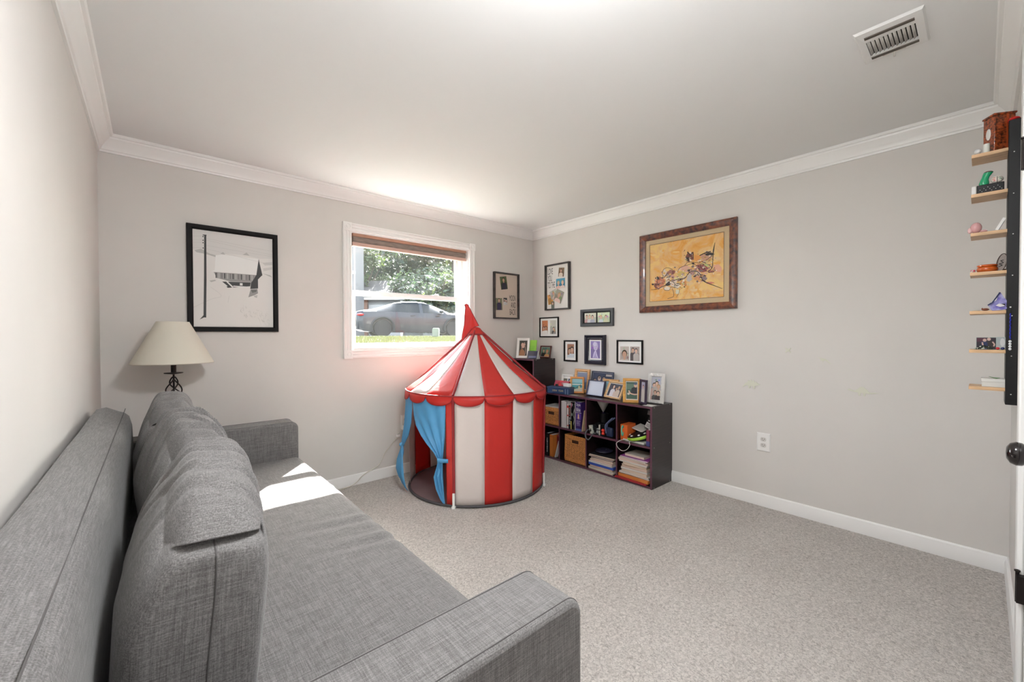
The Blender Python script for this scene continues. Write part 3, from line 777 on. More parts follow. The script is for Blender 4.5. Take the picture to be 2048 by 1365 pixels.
def blob(x, y, rx, ry, c, n=15, seed=0):
    q_ = random.Random(seed+int(x)); pp = []
    for k in range(n):
        a = 2*PI*k/n; m_ = q_.uniform(.65, 1.15); pp.append(PT(x+rx*m_*math.cos(a), y+ry*m_*math.sin(a)))
    return (pp, c)
for (x, y, rx, ry, c) in ((760, 590, 55, 60, br_), (730, 610, 25, 30, dk), (850, 600, 50, 45, orr), (960, 590, 75, 40, (.55, .30, .20)), (990, 555, 60, 22, dk), (950, 680, 75, 50, (.62, .46, .20)), (955, 690, 25, 22, (.45, .55, .20)),
                          (900, 730, 90, 50, (.33, .10, .10)), (1010, 765, 40, 25, (.42, .16, .12)), (1080, 730, 50, 60, (.74, .38, .26)), (700, 730, 85, 45, (.70, .40, .30)), (790, 770, 60, 45, (.40, .22, .20)), (660, 800, 55, 40, (.62, .46, .16)),
                          (850, 800, 45, 40, (.72, .60, .48)), (860, 850, 55, 35, (.66, .30, .14)), (760, 850, 35, 50, (.50, .44, .42)), (380, 890, 70, 70, (.60, .22, .12)), (330, 940, 35, 50, br_), (450, 790, 45, 40, (.70, .54, .40)), (510, 790, 45, 45, (.36, .16, .13)),
                          (490, 880, 40, 45, wt_), (485, 925, 32, 22, dk), (560, 900, 60, 50, (.74, .60, .50)), (600, 940, 50, 35, wt_), (680, 905, 40, 40, (.66, .28, .09)), (685, 915, 16, 20, dk), (475, 975, 50, 25, wt_), (610, 1020, 28, 30, (.66, .64, .50)), (440, 760, 20, 30, (.7, .62, .5)),
                          (930, 850, 35, 40, (.28, .20, .20)), (1000, 910, 50, 16, (.62, .22, .16)), (545, 830, 30, 28, pk), (600, 850, 34, 24, (.70, .62, .30)), (340, 850, 30, 20, dk), (560, 770, 20, 30, (.3, .1, .08))):
    pa.append(blob(x, y, rx, ry, c))
qd = random.Random(21)
spine_ = [(330, 930), (400, 880), (470, 830), (520, 880), (590, 920), (650, 870), (700, 780), (780, 740), (850, 780), (900, 700), (950, 640), (980, 600), (880, 840), (620, 830), (760, 600), (1000, 720)]
pal = [(.74, .58, .44), (.60, .26, .14), (.30, .12, .10), (.06, .045, .05), (.78, .50, .18), (.66, .36, .28), (.45, .36, .34), (.80, .66, .50), (.70, .42, .12), (.20, .16, .17), (.56, .50, .22)]
for k in range(230):
    bx_, by_ = spine_[qd.randrange(len(spine_))]; x_, y_ = bx_+qd.gauss(0, 42), by_+qd.gauss(0, 36)
    if not (260 < x_ < 1130 and 420 < y_ < 1080): continue
    pa.append(blob(x_, y_, qd.uniform(4, 20), qd.uniform(4, 16), pal[qd.randrange(len(pal))], 7, k))
for k in range(60):
    pa.append(blob(qd.uniform(270, 1120), qd.uniform(470, 1080), qd.uniform(15, 60), qd.uniform(8, 26), [(.76, .46, .16), (.78, .40, .10), (.74, .52, .26), (.80, .56, .24)][k % 4], 9, k))
pa = pa[:1]+pa[-60:]+pa[1:-60]
for k in range(60):
    bx_, by_ = spine_[qd.randrange(len(spine_))]; x_, y_ = bx_+qd.gauss(0, 30), by_+qd.gauss(0, 28); pts_ = []
    for _ in range(4): pts_.append((x_, y_)); x_ += qd.uniform(-26, 26); y_ += qd.uniform(-18, 18)
    if all(260 < a_ < 1130 for a_, _b in pts_): pa.append((stroke([PT(*p) for p in pts_], [.0008, .003, .002, .0008]), (.05, .035, .04)))
for pts_, w_ in (([(1055, 410), (1040, 500), (1035, 560), (1030, 640), (1025, 720), (980, 770)], [.002, .009, .006, .004, .006, .003]), ([(700, 690), (740, 650), (850, 655), (960, 625), (1030, 560)], .003), ([(610, 770), (640, 720), (720, 690), (800, 670), (850, 700)], .003),
                 ([(560, 880), (620, 860), (700, 850), (740, 800), (790, 760), (870, 780), (910, 860)], .005), ([(910, 870), (960, 905), (1060, 950), (1140, 985)], [.010, .006, .004, .002]), ([(250, 995), (320, 990), (400, 960), (470, 930)], [.002, .004, .006, .004]), ([(430, 960), (440, 995), (500, 1000), (530, 960), (620, 975)], .003),
                 ([(540, 980), (560, 1030), (555, 1080), (480, 1105)], .003), ([(640, 980), (625, 1040), (595, 1085)], .0025), ([(410, 810), (420, 750), (470, 720), (540, 740), (545, 800)], .003), ([(740, 545), (735, 520), (770, 560), (800, 525), (805, 600)], .005), ([(880, 640), (900, 720), (960, 760), (1040, 780)], .003), ([(510, 880), (560, 900), (590, 940), (640, 930)], .004), ([(330, 900), (370, 850), (430, 840), (470, 800)], .004), ([(880, 570), (940, 540), (1010, 520)], .007)):
    pa.append((stroke([PT(*p) for p in pts_], w_), (.035, .028, .03)))
for e0, e1 in (((-.2865, -.228), (.2865, -.228)), ((.2865, -.228), (.2865, .228)), ((.2865, .228), (-.2865, .228)), ((-.2865, .228), (-.2865, -.228))): pa.append((stroke([e0, e1], .0025), (.05, .035, .06)))
BURL = mat('mottled_burgundy_bronze_frame', (.045, .026, .03), .3, vscale=30, col2=(.26, .085, .04), coat=.25)
TAN = mat('tan_linen_mat', (.56, .43, .27), .85, var=.05, vscale=200)
picture('framed_painting', 'large abstract orange painting in a mottled brown frame on the right wall', 'picture', .748, .630, .050, .034, BURL, (0, -1.661, 1.636), RB, matm=TAN, photos=[pa],
        prof=[(0, 0), (0, .022), (.004, .030), (.016, .036), (.030, .030), (.044, .022), (.050, .018), (.050, .010)])

# two rustic letter boards
CORK = mat('beige_board', (.60, .50, .42), .85); LOVEB = mat('white_board', (.74, .72, .69), .8)
def snap(x, z, w, h, rot, bg, who):
    S = people(-w/2, -h/2, w/2, h/2, bg, who, r2); c, s = math.cos(R(rot)), math.sin(R(rot)); out = []
    for poly, col in S: out.append(([(x+a*c-b*s, z+a*s+b*c) for a, b in poly], col))
    return out
def letter_board(label, loc, rz, bm, lines, snaps, w=.326, h=.458):
    o = thing('letter_board', label, 'wall board', loc, (0, 0, rz), 'pair of rustic letter boards')
    mb = MB(); moulding(mb, w, h, .013, [(0, 0), (0, .030), (.0015, .032), (.0115, .032), (.013, .030), (.013, .006)]); mb.build('frame', GREYF, o, smooth=25, weld=True)
    MB().box(-w/2+.003, w/2-.003, -.007, -.001, -h/2+.003, h/2-.003).build('board', bm, o)
    board_text(o, lines, INK, -.0076)
    for k, s in enumerate(snaps):
        a = art('photo', s, o, -.0085-.0012*k)
    return o
k_, wd_ = 5.25*1.0, .326
letter_board('dark framed board lettered MOON AND BACK with three snapshots', (-.379, 0, 1.534), 0, CORK,
             [('MOON', .045, -.045, .056, .082), ('AND', .064, -.115, .056, .064), ('BACK', .049, -.188, .060, .080)],
             [snap(-.030, .128, .086, .128, 9, (.06, .08, .03), [(.5, .88, 1.1, BK, (.03, .03, .05))]), snap(-.092, -.085, .082, .118, 2, (.14, .14, .08), [(.5, .95, 1.0, BR, (.04, .03, .08))]), snap(-.012, -.055, .046, .070, 2, (.02, .02, .02), [(.3, .8, 1.0, WH, (.6, .6, .6)), (.7, .7, 1.0, WH, (.5, .5, .5))])])
letter_board('dark framed board lettered LOVE YOU TO THE with overlapping snapshots', (0, -.366, 1.622), RB, LOVEB,
             [('LOVE', -.137, .132, .062, .070), ('YOU', -.137, .064, .060, .058), ('TO THE', -.137, -.006, .062, .098)],
             [snap(.048, .140, .074, .088, -6, (.16, .10, .06), [(.45, .85, 1.3, BR, (.7, .6, .5))]), snap(.038, .030, .118, .098, 0, (.05, .22, .33), [(.27, .75, 1.5, (.5, .4, .2), (.7, .45, .4)), (.74, .75, 1.5, (.5, .4, .2), (.7, .6, .55))]),
              snap(-.098, -.120, .070, .100, 8, (.55, .27, .05), [(.4, .95, .9, BR, (.4, .2, .05))]), snap(-.052, -.070, .095, .085, 20, (.35, .36, .33), [(.5, .8, 1.6, BLD, (.6, .45, .4))]), snap(.018, -.095, .105, .120, -24, (.24, .24, .19), [(.5, .78, 1.5, BLD, (.7, .5, .45))]),
              snap(-.062, -.178, .040, .072, 0, (.12, .10, .06), [(.5, .9, 1.2, BK, (.1, .12, .1))])])
# small frames on the right wall
def ph(w, h, bg, who, dx=0, dz=0): return people(dx-w/2, dz-h/2, dx+w/2, dz+h/2, bg, who, r2)
picture('framed_photo', 'thin black wall frame holding two narrow photos, just below the LOVE board', 'picture frame', .266, .204, .012, .016, BLACKF, (0, -.243, 1.221), RB, matm=WHITEP,
        photos=[ph(.082, .138, (.42, .15, .06), [(.32, .55, .95, BK, WH), (.68, .58, .95, BR, WH)], -.058), ph(.082, .138, (.42, .42, .38), [(.6, .5, .8, BK, (.1, .1, .1)), (.75, .35, .7, BLD, (.3, .3, .28))], .056)], group='small picture frames on the right wall')
picture('framed_photo', 'wide charcoal wall frame with two landscape photos under the painting', 'picture frame', .366, .158, .028, .022, mat('charcoal_painted_wood', (.055, .058, .064), .5), (0, -.843, 1.299), RB, matm=BLACKF,
        photos=[ph(.132, .088, (.50, .50, .42), [(.2, .8, 1.3, BR, (.5, .3, .3)), (.45, .8, 1.3, BLD, (.6, .6, .62)), (.7, .75, 1.3, BK, (.4, .42, .5))], -.074), ph(.132, .088, (.48, .55, .38), [(.3, .7, 1.2, BLD, (.6, .65, .7)), (.7, .7, 1.2, BR, (.6, .6, .4))], .074)], group='small picture frames on the right wall')
picture('framed_photo', 'small black portrait frame with white mat and two faces, left of the purple portrait', 'picture frame', .165, .205, .014, .018, BLACKF, (0, -.531, .988), RB, matm=WHITEP,
        photos=[ph(.085, .130, (.26, .12, .07), [(.35, .68, 1.5, BR, (.55, .62, .66)), (.72, .78, 1.5, BK, (.6, .66, .7))])], group='small picture frames on the right wall')
pur = people(-.052, -.078, .052, .078, (.20, .15, .36), [], r2)
pur += [(ell(.004, .032, .026, .040), (.56, .50, .70)), (ell(-.006, .050, .020, .022), (.66, .62, .78)), ([(-.030, -.078), (-.02, -.03), (-.002, -.005), (.02, -.04), (.034, -.078)], (.42, .36, .60)), (stroke([(-.024, -.07), (.002, -.01), (.016, -.05), (.03, -.075)], .006), (.75, .70, .86)), (ell(-.004, .030, .003, .002), (.05, .03, .1)), (ell(.014, .030, .003, .002), (.05, .03, .1)), (stroke([(0, .012), (.01, .012)], .002), (.2, .1, .3))]
picture('framed_photo', 'thick glossy dark frame holding a purple tinted portrait', 'picture frame', .226, .270, .044, .036, NAVYF, (0, -.830, 1.006), RB, matm=WHITEP, photos=[pur],
        prof=[(0, 0), (0, .024), (.004, .034), (.012, .038), (.024, .030), (.026, .022), (.032, .022), (.036, .016), (.044, .014), (.044, .010)], group='small picture frames on the right wall')
picture('framed_photo', 'black wall frame with two sepia baby photos, rightmost of the small frames', 'picture frame', .252, .202, .013, .016, BLACKF, (0, -1.184, .996), RB, matm=WHITEP,
        photos=[ph(.088, .120, (.40, .34, .31), [(.5, .7, 1.9, BR, (.62, .56, .52))], -.050, -.014), ph(.088, .120, (.30, .25, .23), [(.3, .9, 1.0, BK, (.1, .08, .08)), (.65, .85, 1.0, BK, (.5, .45, .42))], .050, -.014)], group='small picture frames on the right wall')

# ------------------------------------------------------------------ wall stickers, outlets, cord
GLOW = mat('pale_green_glow_plastic', (.66, .66, .55), .5)
def sticker(label, y, z, poly, s=1.):
    o = MB().prism([(a*s, b*s) for a, b in poly], 'y', -.004, 0).build('dinosaur_sticker', GLOW, None, (0, y, z), (0, 0, RB), bevel=.0008)
    b = bmesh.new(); b.from_mesh(o.data); bmesh.ops.triangulate(b, faces=[f for f in b.faces if len(f.verts) > 4]); b.to_mesh(o.data); b.free()
    return tag(o, label, 'wall sticker', 'glow stickers on the right wall')
sticker('pale spiny-backed dinosaur sticker on the wall above the outlet', -2.124, .806, [(-.058, -.026), (-.030, -.010), (-.020, -.012), (-.017, -.030), (-.008, -.030), (-.006, -.014), (.010, -.014), (.012, -.030), (.021, -.030), (.022, -.012), (.040, -.006), (.058, 0), (.040, .006), (.028, .020), (.020, .012), (.014, .028), (.006, .016), (-.002, .032), (-.010, .018), (-.020, .026), (-.024, .010), (-.036, .006)])
sticker('tiny pale X-shaped sticker on the right wall', -2.336, 1.04, [(-.012, -.016), (0, -.005), (.012, -.016), (.017, -.011), (.006, 0), (.017, .011), (.012, .016), (0, .006), (-.012, .016), (-.017, .011), (-.006, 0), (-.017, -.011)])
sticker('pale flying-reptile sticker with outstretched wing on the right wall', -2.528, .980, [(-.034, .020), (-.012, .016), (.006, .010), (.022, -.008), (.030, -.022), (.020, -.012), (.008, -.002), (-.004, .004), (-.012, -.008), (-.014, .002), (-.026, 0), (-.020, .008)])
sticker('pale long-necked dinosaur sticker with a thin tail, rightmost on the wall', -2.700, .814, [(-.066, .004), (-.060, .011), (-.050, .008), (-.036, .002), (-.022, .010), (-.008, .026), (.006, .026), (.020, .012), (.034, -.004), (.054, -.002), (.074, -.004), (.054, -.008), (.030, -.012), (.016, -.010), (.014, -.026), (.006, -.026), (.004, -.010), (-.006, -.010), (-.008, -.026), (-.016, -.026), (-.018, -.008), (-.034, -.006), (-.050, -.002)])
PLATE = mat('ivory_outlet_plastic', (.80, .79, .77), .35); RECEP = mat('greyed_receptacle', (.60, .58, .55), .4)
def outlet(label, loc, rz):
    o = thing('wall_outlet', label, 'outlet', loc, (0, 0, rz), 'duplex wall outlets')
    mb = MB(); mb.sheet([[(-.040, 0, -.061), (.040, 0, -.061), (.040, 0, .061), (-.040, 0, .061)], [(-.040, -.003, -.061), (.040, -.003, -.061), (.040, -.003, .061), (-.040, -.003, .061)], [(-.034, -.008, -.055), (.034, -.008, -.055), (.034, -.008, .055), (-.034, -.008, .055)]], closed=True)
    mb.add([(-.034, -.008, -.055), (.034, -.008, -.055), (.034, -.008, .055), (-.034, -.008, .055)], [(0, 1, 2, 3)]); mb.build('cover_plate', PLATE, o)
    for zz in (-.0195, .0195):
        pr = [(.0175*math.cos(R(a)), zz+max(-.0135, min(.0135, .0175*math.sin(R(a))))) for a in range(0, 360, 20)]
        rc = MB().prism(pr, 'y', -.0092, -.007).build('receptacle', RECEP, o)
        MB().box(-.0075, -.0055, -.0096, -.009, zz-.002, zz+.007).box(.0055, .0075, -.0096, -.009, zz-.002, zz+.006).ball((0, -.0092, zz-.007), .0022, .0006, .0022, 8, 4).build('slot', BLACK, rc)
    MB().ball((0, -.008, 0), .003, .0015, .003, 8, 4).build('screw', SILVER, o)
outlet('white duplex outlet on the bare right wall', (0, -2.2, .426), RB)
outlet('white duplex outlet on the window wall half hidden by the tent', (-1.475, 0, .425), 0)
ad = thing('power_adapter', 'white plug adapter in the outlet beside the tent curtain', 'adapter', (-1.492, -.008, .385))
MB().box(-.022, .022, -.038, 0, -.02, .02).build('body', PLATE, ad, bevel=.004); MB().box(-.012, .012, -.05, -.038, -.012, .006).build('plug_head', WHITEP, ad, bevel=.003)
ad2 = thing('cord_plug', 'small white cord plug dangling below the adapter by the tent', 'plug', (-1.552, -.03, .325))
MB().box(-.014, .014, -.012, .012, -.01, .012).build('body', PLATE, ad2, bevel=.003); MB().tube([(.0, 0, .01), (.02, .0, .03), (.05, .006, .035)], .002, 6).build('prong_lead', mat('grey_prong', (.5, .48, .47), .4), ad2)
crd = bez([(-1.552, -.03, .318), (-1.60, -.022, .27), (-1.66, -.02, .205), (-1.70, -.022, .135), (-1.735, -.025, .108), (-1.80, -.03, .088), (-1.85, -.03, .062), (-1.89, -.032, .030), (-1.95, -.04, .010), (-2.10, -.08, .006), (-2.35, -.2, .006)], 8)
tag(MB().tube(crd, .0032, 7).build('extension_cord', mat('ivory_cord', (.62, .58, .50), .5), smooth=60), 'thin ivory power cord running down the window wall towards the sofa', 'cord')

# ------------------------------------------------------------------ cube shelves
def cube_shelf(name, label, y0, cols, rows_, loc):
    """built along local +x (to the right when facing it), front towards -y"""
    o = thing(name, label, 'shelf', loc, (0, 0, RB))
    cw_, ch = .3035, .2975; t = .015; dp = .30; w = cols*cw_+t*.6; h = rows_*ch+t
    def panel(nm, x0, x1, z0, z1):
        a = MB().box(x0, x1, -dp, -.004, z0, z1).build(nm, ESPRESSO, o)
        MB().box(x0, x1, -dp-.0012, -dp, z0, z1).build('edge_band', ESPRESSO_EDGE, a)
    panel('side_panel', 0, t, 0, h-t); panel('side_panel', w-t, w, 0, h-t); panel('top_panel', 0, w, h-t, h); panel('bottom_panel', t, w-t, 0.004, .004+t)
    for r_ in range(1, rows_): panel('shelf_board', t, w-t, r_*ch, r_*ch+t)
    for c_ in range(1, cols):
        for r_ in range(rows_): panel('divider', c_*cw_, c_*cw_+t*.8, (r_*ch+t) if r_ else .004+t, (r_+1)*ch)
    MB().box(.002, w-.002, -.004, 0, .002, h-.002).build('back_panel', BLACK, o)
    for r_ in range(rows_+1):
        for yy in (-.27, -.04): MB().ball((w, yy, min(h-.008, r_*ch+.008)), .0006, .003, .003, 6, 4).build('screw_cap', WHITEP, o)
    return o
cube_shelf('cube_shelf', 'low espresso cube shelf with eight cubbies along the right wall', 0, 4, 2, (0, -.341, 0))
cube_shelf('cube_shelf', 'tall narrow espresso cube shelf in the corner behind the tent', 0, 1, 3, (0, -.012, 0))
ST = .610   # top of the low shelf
TT = .9075  # top of the tall shelf
FX = -.285
# ---- helpers for contents; local frame: x = along -y (right when facing), y = towards the wall, z up
def lab_box(name, label, cat, x, y, z, sx, sy, sz, m, rot=(0, 0, 0), group=None, bevel=.002, parts=()):
    """box resting on z, centre x,y in world, long side sx along -y, sy along x"""
    o = thing(name, label, cat, (x, y, z), (rot[0], rot[1], RB+rot[2]), group)
    MB().box(-sx/2, sx/2, -sy/2, sy/2, 0, sz).build('body', m, o, bevel=bevel)
    return o
def book(label, y, z, th, h, dp, cover, spine_art=(), x=None, tilt=0., group='books in the cube shelf', cat='book', pages=True):
    """upright book, spine to the room (-x)"""
    x = FX if x is None else x
    o = thing('book', label, cat, (x, y, z), (0, R(tilt), RB), group)
    MB().box(-th/2, th/2, 0, .0025, 0, h).box(-th/2, -th/2+.002, 0, dp, 0, h).box(th/2-.002, th/2, 0, dp, 0, h).build('cover', cover, o)
    if pages: MB().box(-th/2+.002, th/2-.002, .0025, dp-.003, .003, h-.003).build('pages', WHITEP, o)
    if spine_art: art('spine_print', [([(a*th, b*h) for a, b in poly], c) for poly, c in spine_art], o, -.0004)
    return o
def basket(label, y, z, w, h, dp):
    o = thing('wicker_basket', label, 'basket', (FX+.008, y, z), (0, 0, RB), 'wicker baskets')
    MB().box(-w/2+.008, w/2-.008, .008, .011, .004, h-.004).box(-w/2+.008, -w/2+.011, .008, dp, .004, h-.004).box(w/2-.011, w/2-.008, .008, dp, .004, h-.004).box(-w/2+.008, w/2-.008, dp-.003, dp, .004, h-.004).box(-w/2+.008, w/2-.008, .008, dp, 0, .006).build('lining', WICKERD, o)
    rim = .026
    MB().box(-w/2, w/2, 0, .014, h-rim, h).box(-w/2, w/2, 0, .014, 0, rim).box(-w/2, -w/2+.018, 0, .014, rim, h-rim).box(w/2-.018, w/2, 0, .014, rim, h-rim).build('rim', WICKER, o, bevel=.004)
    MB().box(-w/2, -w/2+.014, .014, dp, h-rim, h).box(w/2-.014, w/2, .014, dp, h-rim, h).box(-w/2, w/2, dp-.014, dp, h-rim, h).build('back_rim', WICKER, o, bevel=.004)
    ns = 17; hw, hh = w*.17, .030; hz0 = h-rim-.012-hh
    mb = MB(); inner = w-.036; rows_n = max(8, int((h-2*rim)/.0085)); x0 = -w/2+.018
    for r_ in range(rows_n):
        zz = rim+(h-2*rim)*(r_+.5)/rows_n
        segs = [(x0, x0+inner)] if not (hz0 < zz < hz0+hh) else [(x0, -hw), (hw, x0+inner)]
        for (a, b) in segs:
            n_ = max(2, int((b-a)/inner*24)); pts = [(a+(b-a)*i/n_, .0075+.0035*(1 if (i+r_) % 2 else -1), zz) for i in range(n_+1)]
            mb.tube(pts, .0036, 5)
    mb.build('weave', WICKER, o, smooth=60)
    mb = MB()
    for k in range(ns):
        xx = x0+inner*(k+.5)/ns
        if abs(xx) < hw: mb.box(xx-.0018, xx+.0018, .006, .010, rim, hz0-.002)
        else: mb.box(xx-.0018, xx+.0018, .006, .010, rim, h-rim)
    mb.build('stakes', WICKER, o)
    mb = MB(); moulding(mb, 2*hw+.014, hh+.014, .007, [(0, -.004), (0, .002), (.003, .004), (.007, .002), (.007, -.006)]); mb.build('handle_rim', WICKER, o, loc=(0, .003, hz0+hh/2))
    MB().box(-hw, hw, .009, .0115, hz0, hz0+hh).build('handle_shade_plate', mat('painted_handle_shade', (.008, .005, .004), .95), o)  # near-black plate paints the shade inside the handle opening
    return o
# cubby bottoms
Z1_, Z0_ = .3125, .019
def colr(c): return -.341-.3035*c    # left edge of cubby column c (y)
# column 1
basket('wicker basket with papers on top in the upper left cubby', -.525, Z1_, .236, .158, .24)
lab_box('paper_stack', 'grey papers lying on the upper wicker basket', 'papers', -.18, -.53, Z1_+.158, .19, .18, .012, mat('greyed_paper', (.45, .44, .42), .8), (0, 0, R(6)))
lab_box('small_box', 'small grey box tipped up on the basket papers', 'box', -.20, -.592, Z1_+.1745, .045, .05, .05, mat('grey_card', (.34, .34, .35), .7), (0, R(18), 0))
lab_box('red_pouch', 'little red pouch at the right end of the upper basket', 'pouch', -.24, -.632, Z1_+.171, .026, .05, .028, mat('dull_red_cloth', (.30, .02, .02), .8), bevel=.008)
DKB = mat('black_book_cloth', (.012, .012, .014), .6)
def tlines(x0, x1, n, c, z0=.1, z1=.9):
    out = []; zz = z0
    q_ = random.Random(n*7)
    while zz < z1:
        l = q_.uniform(.02, .05); out.append((rect(x0+q_.uniform(0, .12), zz, x1-q_.uniform(0, .12), min(z1, zz+l)), c)); zz += l+q_.uniform(.012, .03)
    return out
book('black book with pale spine lettering half hidden by the tent', -.486, Z0_, .034, .208, .16, DKB, tlines(-.25, .25, 21, (.6, .6, .58), .15, .8))
book('orange hardback in the lower left cubby', -.538, Z0_, .044, .200, .17, mat('orange_cloth', (.64, .20, .035), .6), [(rect(-.4, .06, .4, .08), (.5, .12, .02)), (rect(-.4, .9, .4, .93), (.5, .12, .02))])
book('thick red book with dark lettering beside the orange hardback', -.588, Z0_, .046, .192, .17, mat('deep_red_cloth', (.33, .018, .018), .6), tlines(-.36, .3, 9, (.06, .01, .012), .45, .92), x=FX+.045)
book('thin white book leaning in the lower left cubby', -.588, Z0_+.004, .012, .165, .035, mat('white_jacket', (.66, .63, .62), .6), x=FX-.006, tilt=17)
lab_box('red_box', 'small bright red box in the corner of the lower left cubby', 'box', -.18, -.632, Z0_, .018, .12, .068, mat('bright_red_card', (.62, .06, .035), .6))
# column 2 upper
book('white ring binder, leftmost in the second cubby', -.693, Z1_, .066, .236, .22, mat('white_binder_vinyl', (.62, .59, .58), .45), cat='binder')
book('white paperback with red blocks on its spine beside the binder', -.738, Z1_, .020, .218, .17, mat('white_paper_cover', (.66, .6, .58), .6), [(rect(-.5, .84, .5, .93), (.62, .05, .04)), (rect(-.4, .5, .4, .56), (.6, .05, .05)), (rect(-.5, .1, .5, .14), (.6, .05, .05))])
book('black paperback with pale and red spine lettering', -.760, Z1_, .022, .205, .17, DKB, tlines(-.3, .3, 5, (.55, .20, .15), .55, .95)+tlines(-.3, .3, 6, (.6, .6, .6), .2, .5))
book('black book with a thin white line down its spine', -.7845, Z1_, .024, .238, .19, mat('glossy_black_cover', (.01, .01, .012), .25), [(rect(-.5, .35, -.38, .98), (.7, .68, .68)), (rect(-.3, .8, 0, .97), (.4, .04, .1)), (rect(.1, .86, .35, .95), (.6, .58, .6)), (ell(.1, .55, .25, .06), (.25, .3, .25)), (rect(-.5, .0, -.1, .3), (.62, .50, .12))])
book('dark book with pale scrawled cover art, next to the purple book', -.8085, Z1_, .022, .224, .19, DKB, [(stroke([(-.3, .2), (.2, .4), (-.2, .6), (.3, .8)], .1), (.4, .42, .4))])
pbk = book('thick purple paperback with white lettering on the spine', -.856, Z1_, .072, .248, .19, mat('purple_cover', (.045, .018, .13), .35),
     [(rect(-.5, 0, -.40, 1), (.62, .58, .52)), (rect(-.36, .62, .5, .635), (.7, .66, .7)), (rect(-.30, .40, .46, .60), (.10, .05, .30)), (stroke([(-.05, .42), (.02, .50), (-.02, .57)], .09), (.75, .50, .30)), (stroke([(.16, .42), (.08, .50), (.14, .57)], .09), (.75, .50, .30)), (rect(-.25, .33, .35, .345), (.6, .55, .7)), (rect(-.25, .28, .25, .295), (.6, .55, .7)), (rect(-.25, .23, .3, .245), (.6, .55, .7)), (rect(-.2, .18, .3, .19), (.6, .55, .7)), (rect(-.4, 0, .5, .07), (.10, .14, .40))])
board_text(pbk, [('Style', -.018, .205, .034, .044), ('Bible', -.018, .166, .032, .044)], mat('white_ink', (.8, .78, .8), .6), -.0016)
o = thing('envelope', 'tan envelope leaning beside the purple book', 'envelope', (FX-.004, -.899, Z1_+.001), (0, R(9), RB)); MB().box(-.003, .003, 0, .17, 0, .185).build('sleeve', mat('kraft_paper', (.60, .43, .27), .8), o)
# column 2 lower
basket('orange wicker basket with a handle slot, pulled forward in the lower cubby', -.812, Z0_, .236, .236, .25)

# column 3 upper: cables, bag, paper cone
cz_ = Z1_
o = thing('paper_cone', 'grey paper cone standing among the black cables', 'cone', (-.17, -1.035, cz_+.170), (0, 0, R(14)))
mb = MB(); mb.lathe([(.002, 0), (.055, .098)], 20, caps=False); mb.build('cone', mat('grey_white_card', (.42, .42, .40), .7), o, smooth=60, solid=.001)
lens = thing('camera', 'black camera with a long lens piled on the cables', 'camera', (-.17, -1.03, cz_))
MB().box(-.05, .05, -.07, .05, 0, .085).build('body', BLACK, lens, bevel=.012); MB().lathe([(.034, .08), (.034, .14), (.037, .15), (.037, .165), (.028, .166)], 20, (0, -.01)).build('lens_barrel', BLACK, lens, smooth=40)
MB().lathe([(.028, 0), (.012, .006), (.002, .008)], 16, (0, -.01), M=Matrix.Translation((0, 0, .162))).build('lens_glass', mat('violet_lens', (.03, .02, .08), .1), lens, smooth=60)
o = thing('black_pouch', 'black zip pouch slumped at the left of the third cubby', 'pouch', (-.24, -.985, cz_)); MB().ball((0, 0, .034), .045, .03, .034, 16, 10).build('pouch', mat('black_nylon', (.012, .013, .016), .6), o, smooth=180)
for k, (px, py, pz, sx, sy, sz, c) in enumerate(((-.275, -1.00, .0, .03, .02, .07, (.5, .52, .46)), (-.262, -1.045, .0, .022, .02, .05, (.35, .36, .36)), (-.272, -1.072, .0, .010, .01, .085, (.62, .60, .52)))):
    lab_box(('luggage_tag', 'film_canister', 'candle_stub')[k], ('pale green tag hanging in the third upper cubby', 'grey canister beside the pale tag', 'thin cream candle stub beside the red knobs')[k], ('tag', 'canister', 'candle')[k], px, py, cz_+pz, sx, sy, sz, mat('odd_%d' % k, c, .6), (0, R((-14, 10, 0)[k]), 0))
cabm = mat('black_cable_rubber', (.012, .012, .014), .4)
for k in range(5):
    q_ = random.Random(40+k); cx, cy = -.24+q_.uniform(-.03, .02), -1.03+q_.uniform(-.05, .08)
    pts = [(cx+q_.uniform(-.035, .035), cy+q_.uniform(-.06, .06), cz_+.006+q_.uniform(0, .05)) for _ in range(6)]
    tag(MB().tube(bez(pts, 6), .0035, 6).build('black_cable', cabm, smooth=60), ('coiled black cable at the left of the third cubby', 'black cable lying under the camera', 'black cable in front of the camera', 'black cable beside the red knobs', 'black cable tangled behind the red knobs')[k], 'cable', 'tangled cables')
gc = bez([(-.24, -.96, cz_+.03), (-.30, -.962, cz_+.022), (-.325, -.966, cz_-.02), (-.322, -.99, cz_-.045), (-.315, -1.01, cz_-.028), (-.30, -1.03, cz_+.008), (-.27, -1.06, cz_+.01)], 8)
tag(MB().tube(gc, .005, 7).build('grey_cable', mat('grey_cable_rubber', (.10, .11, .12), .5), smooth=60), 'grey cable looping down over the shelf edge', 'cable')
hp = thing('game_controller', 'dark controller with two red knobs in the third cubby', 'controller', (-.27, -1.112, cz_))
MB().box(-.02, .02, -.02, .02, 0, .012).build('body', BLACK, hp, bevel=.003)
for zz in (.020, .045): MB().ball((-.008, 0, zz), .0145, seg=14, rings=10).build('red_knob', mat('glossy_red_plastic', (.70, .035, .02), .2), hp, smooth=180)
hs = thing('headphones', 'navy headphones with a blue strap leaning on the divider', 'headphones', (-.25, -1.165, cz_))
MB().box(-.025, .01, -.028, .03, 0, .075).build('ear_cup', mat('navy_plastic', (.02, .03, .07), .3), hs, bevel=.01)
for dx in (0, .022):
    MB().tube(bez([(-.01-dx, .02, .03), (-.014-dx, .024, .09), (-.01-dx, -.002, .125), (-.004-dx, -.046+dx*.3, .16)], 8), .006, 8).build('headband', mat('steel_blue_strap', (.10, .12, .22), .35), hs, smooth=60)
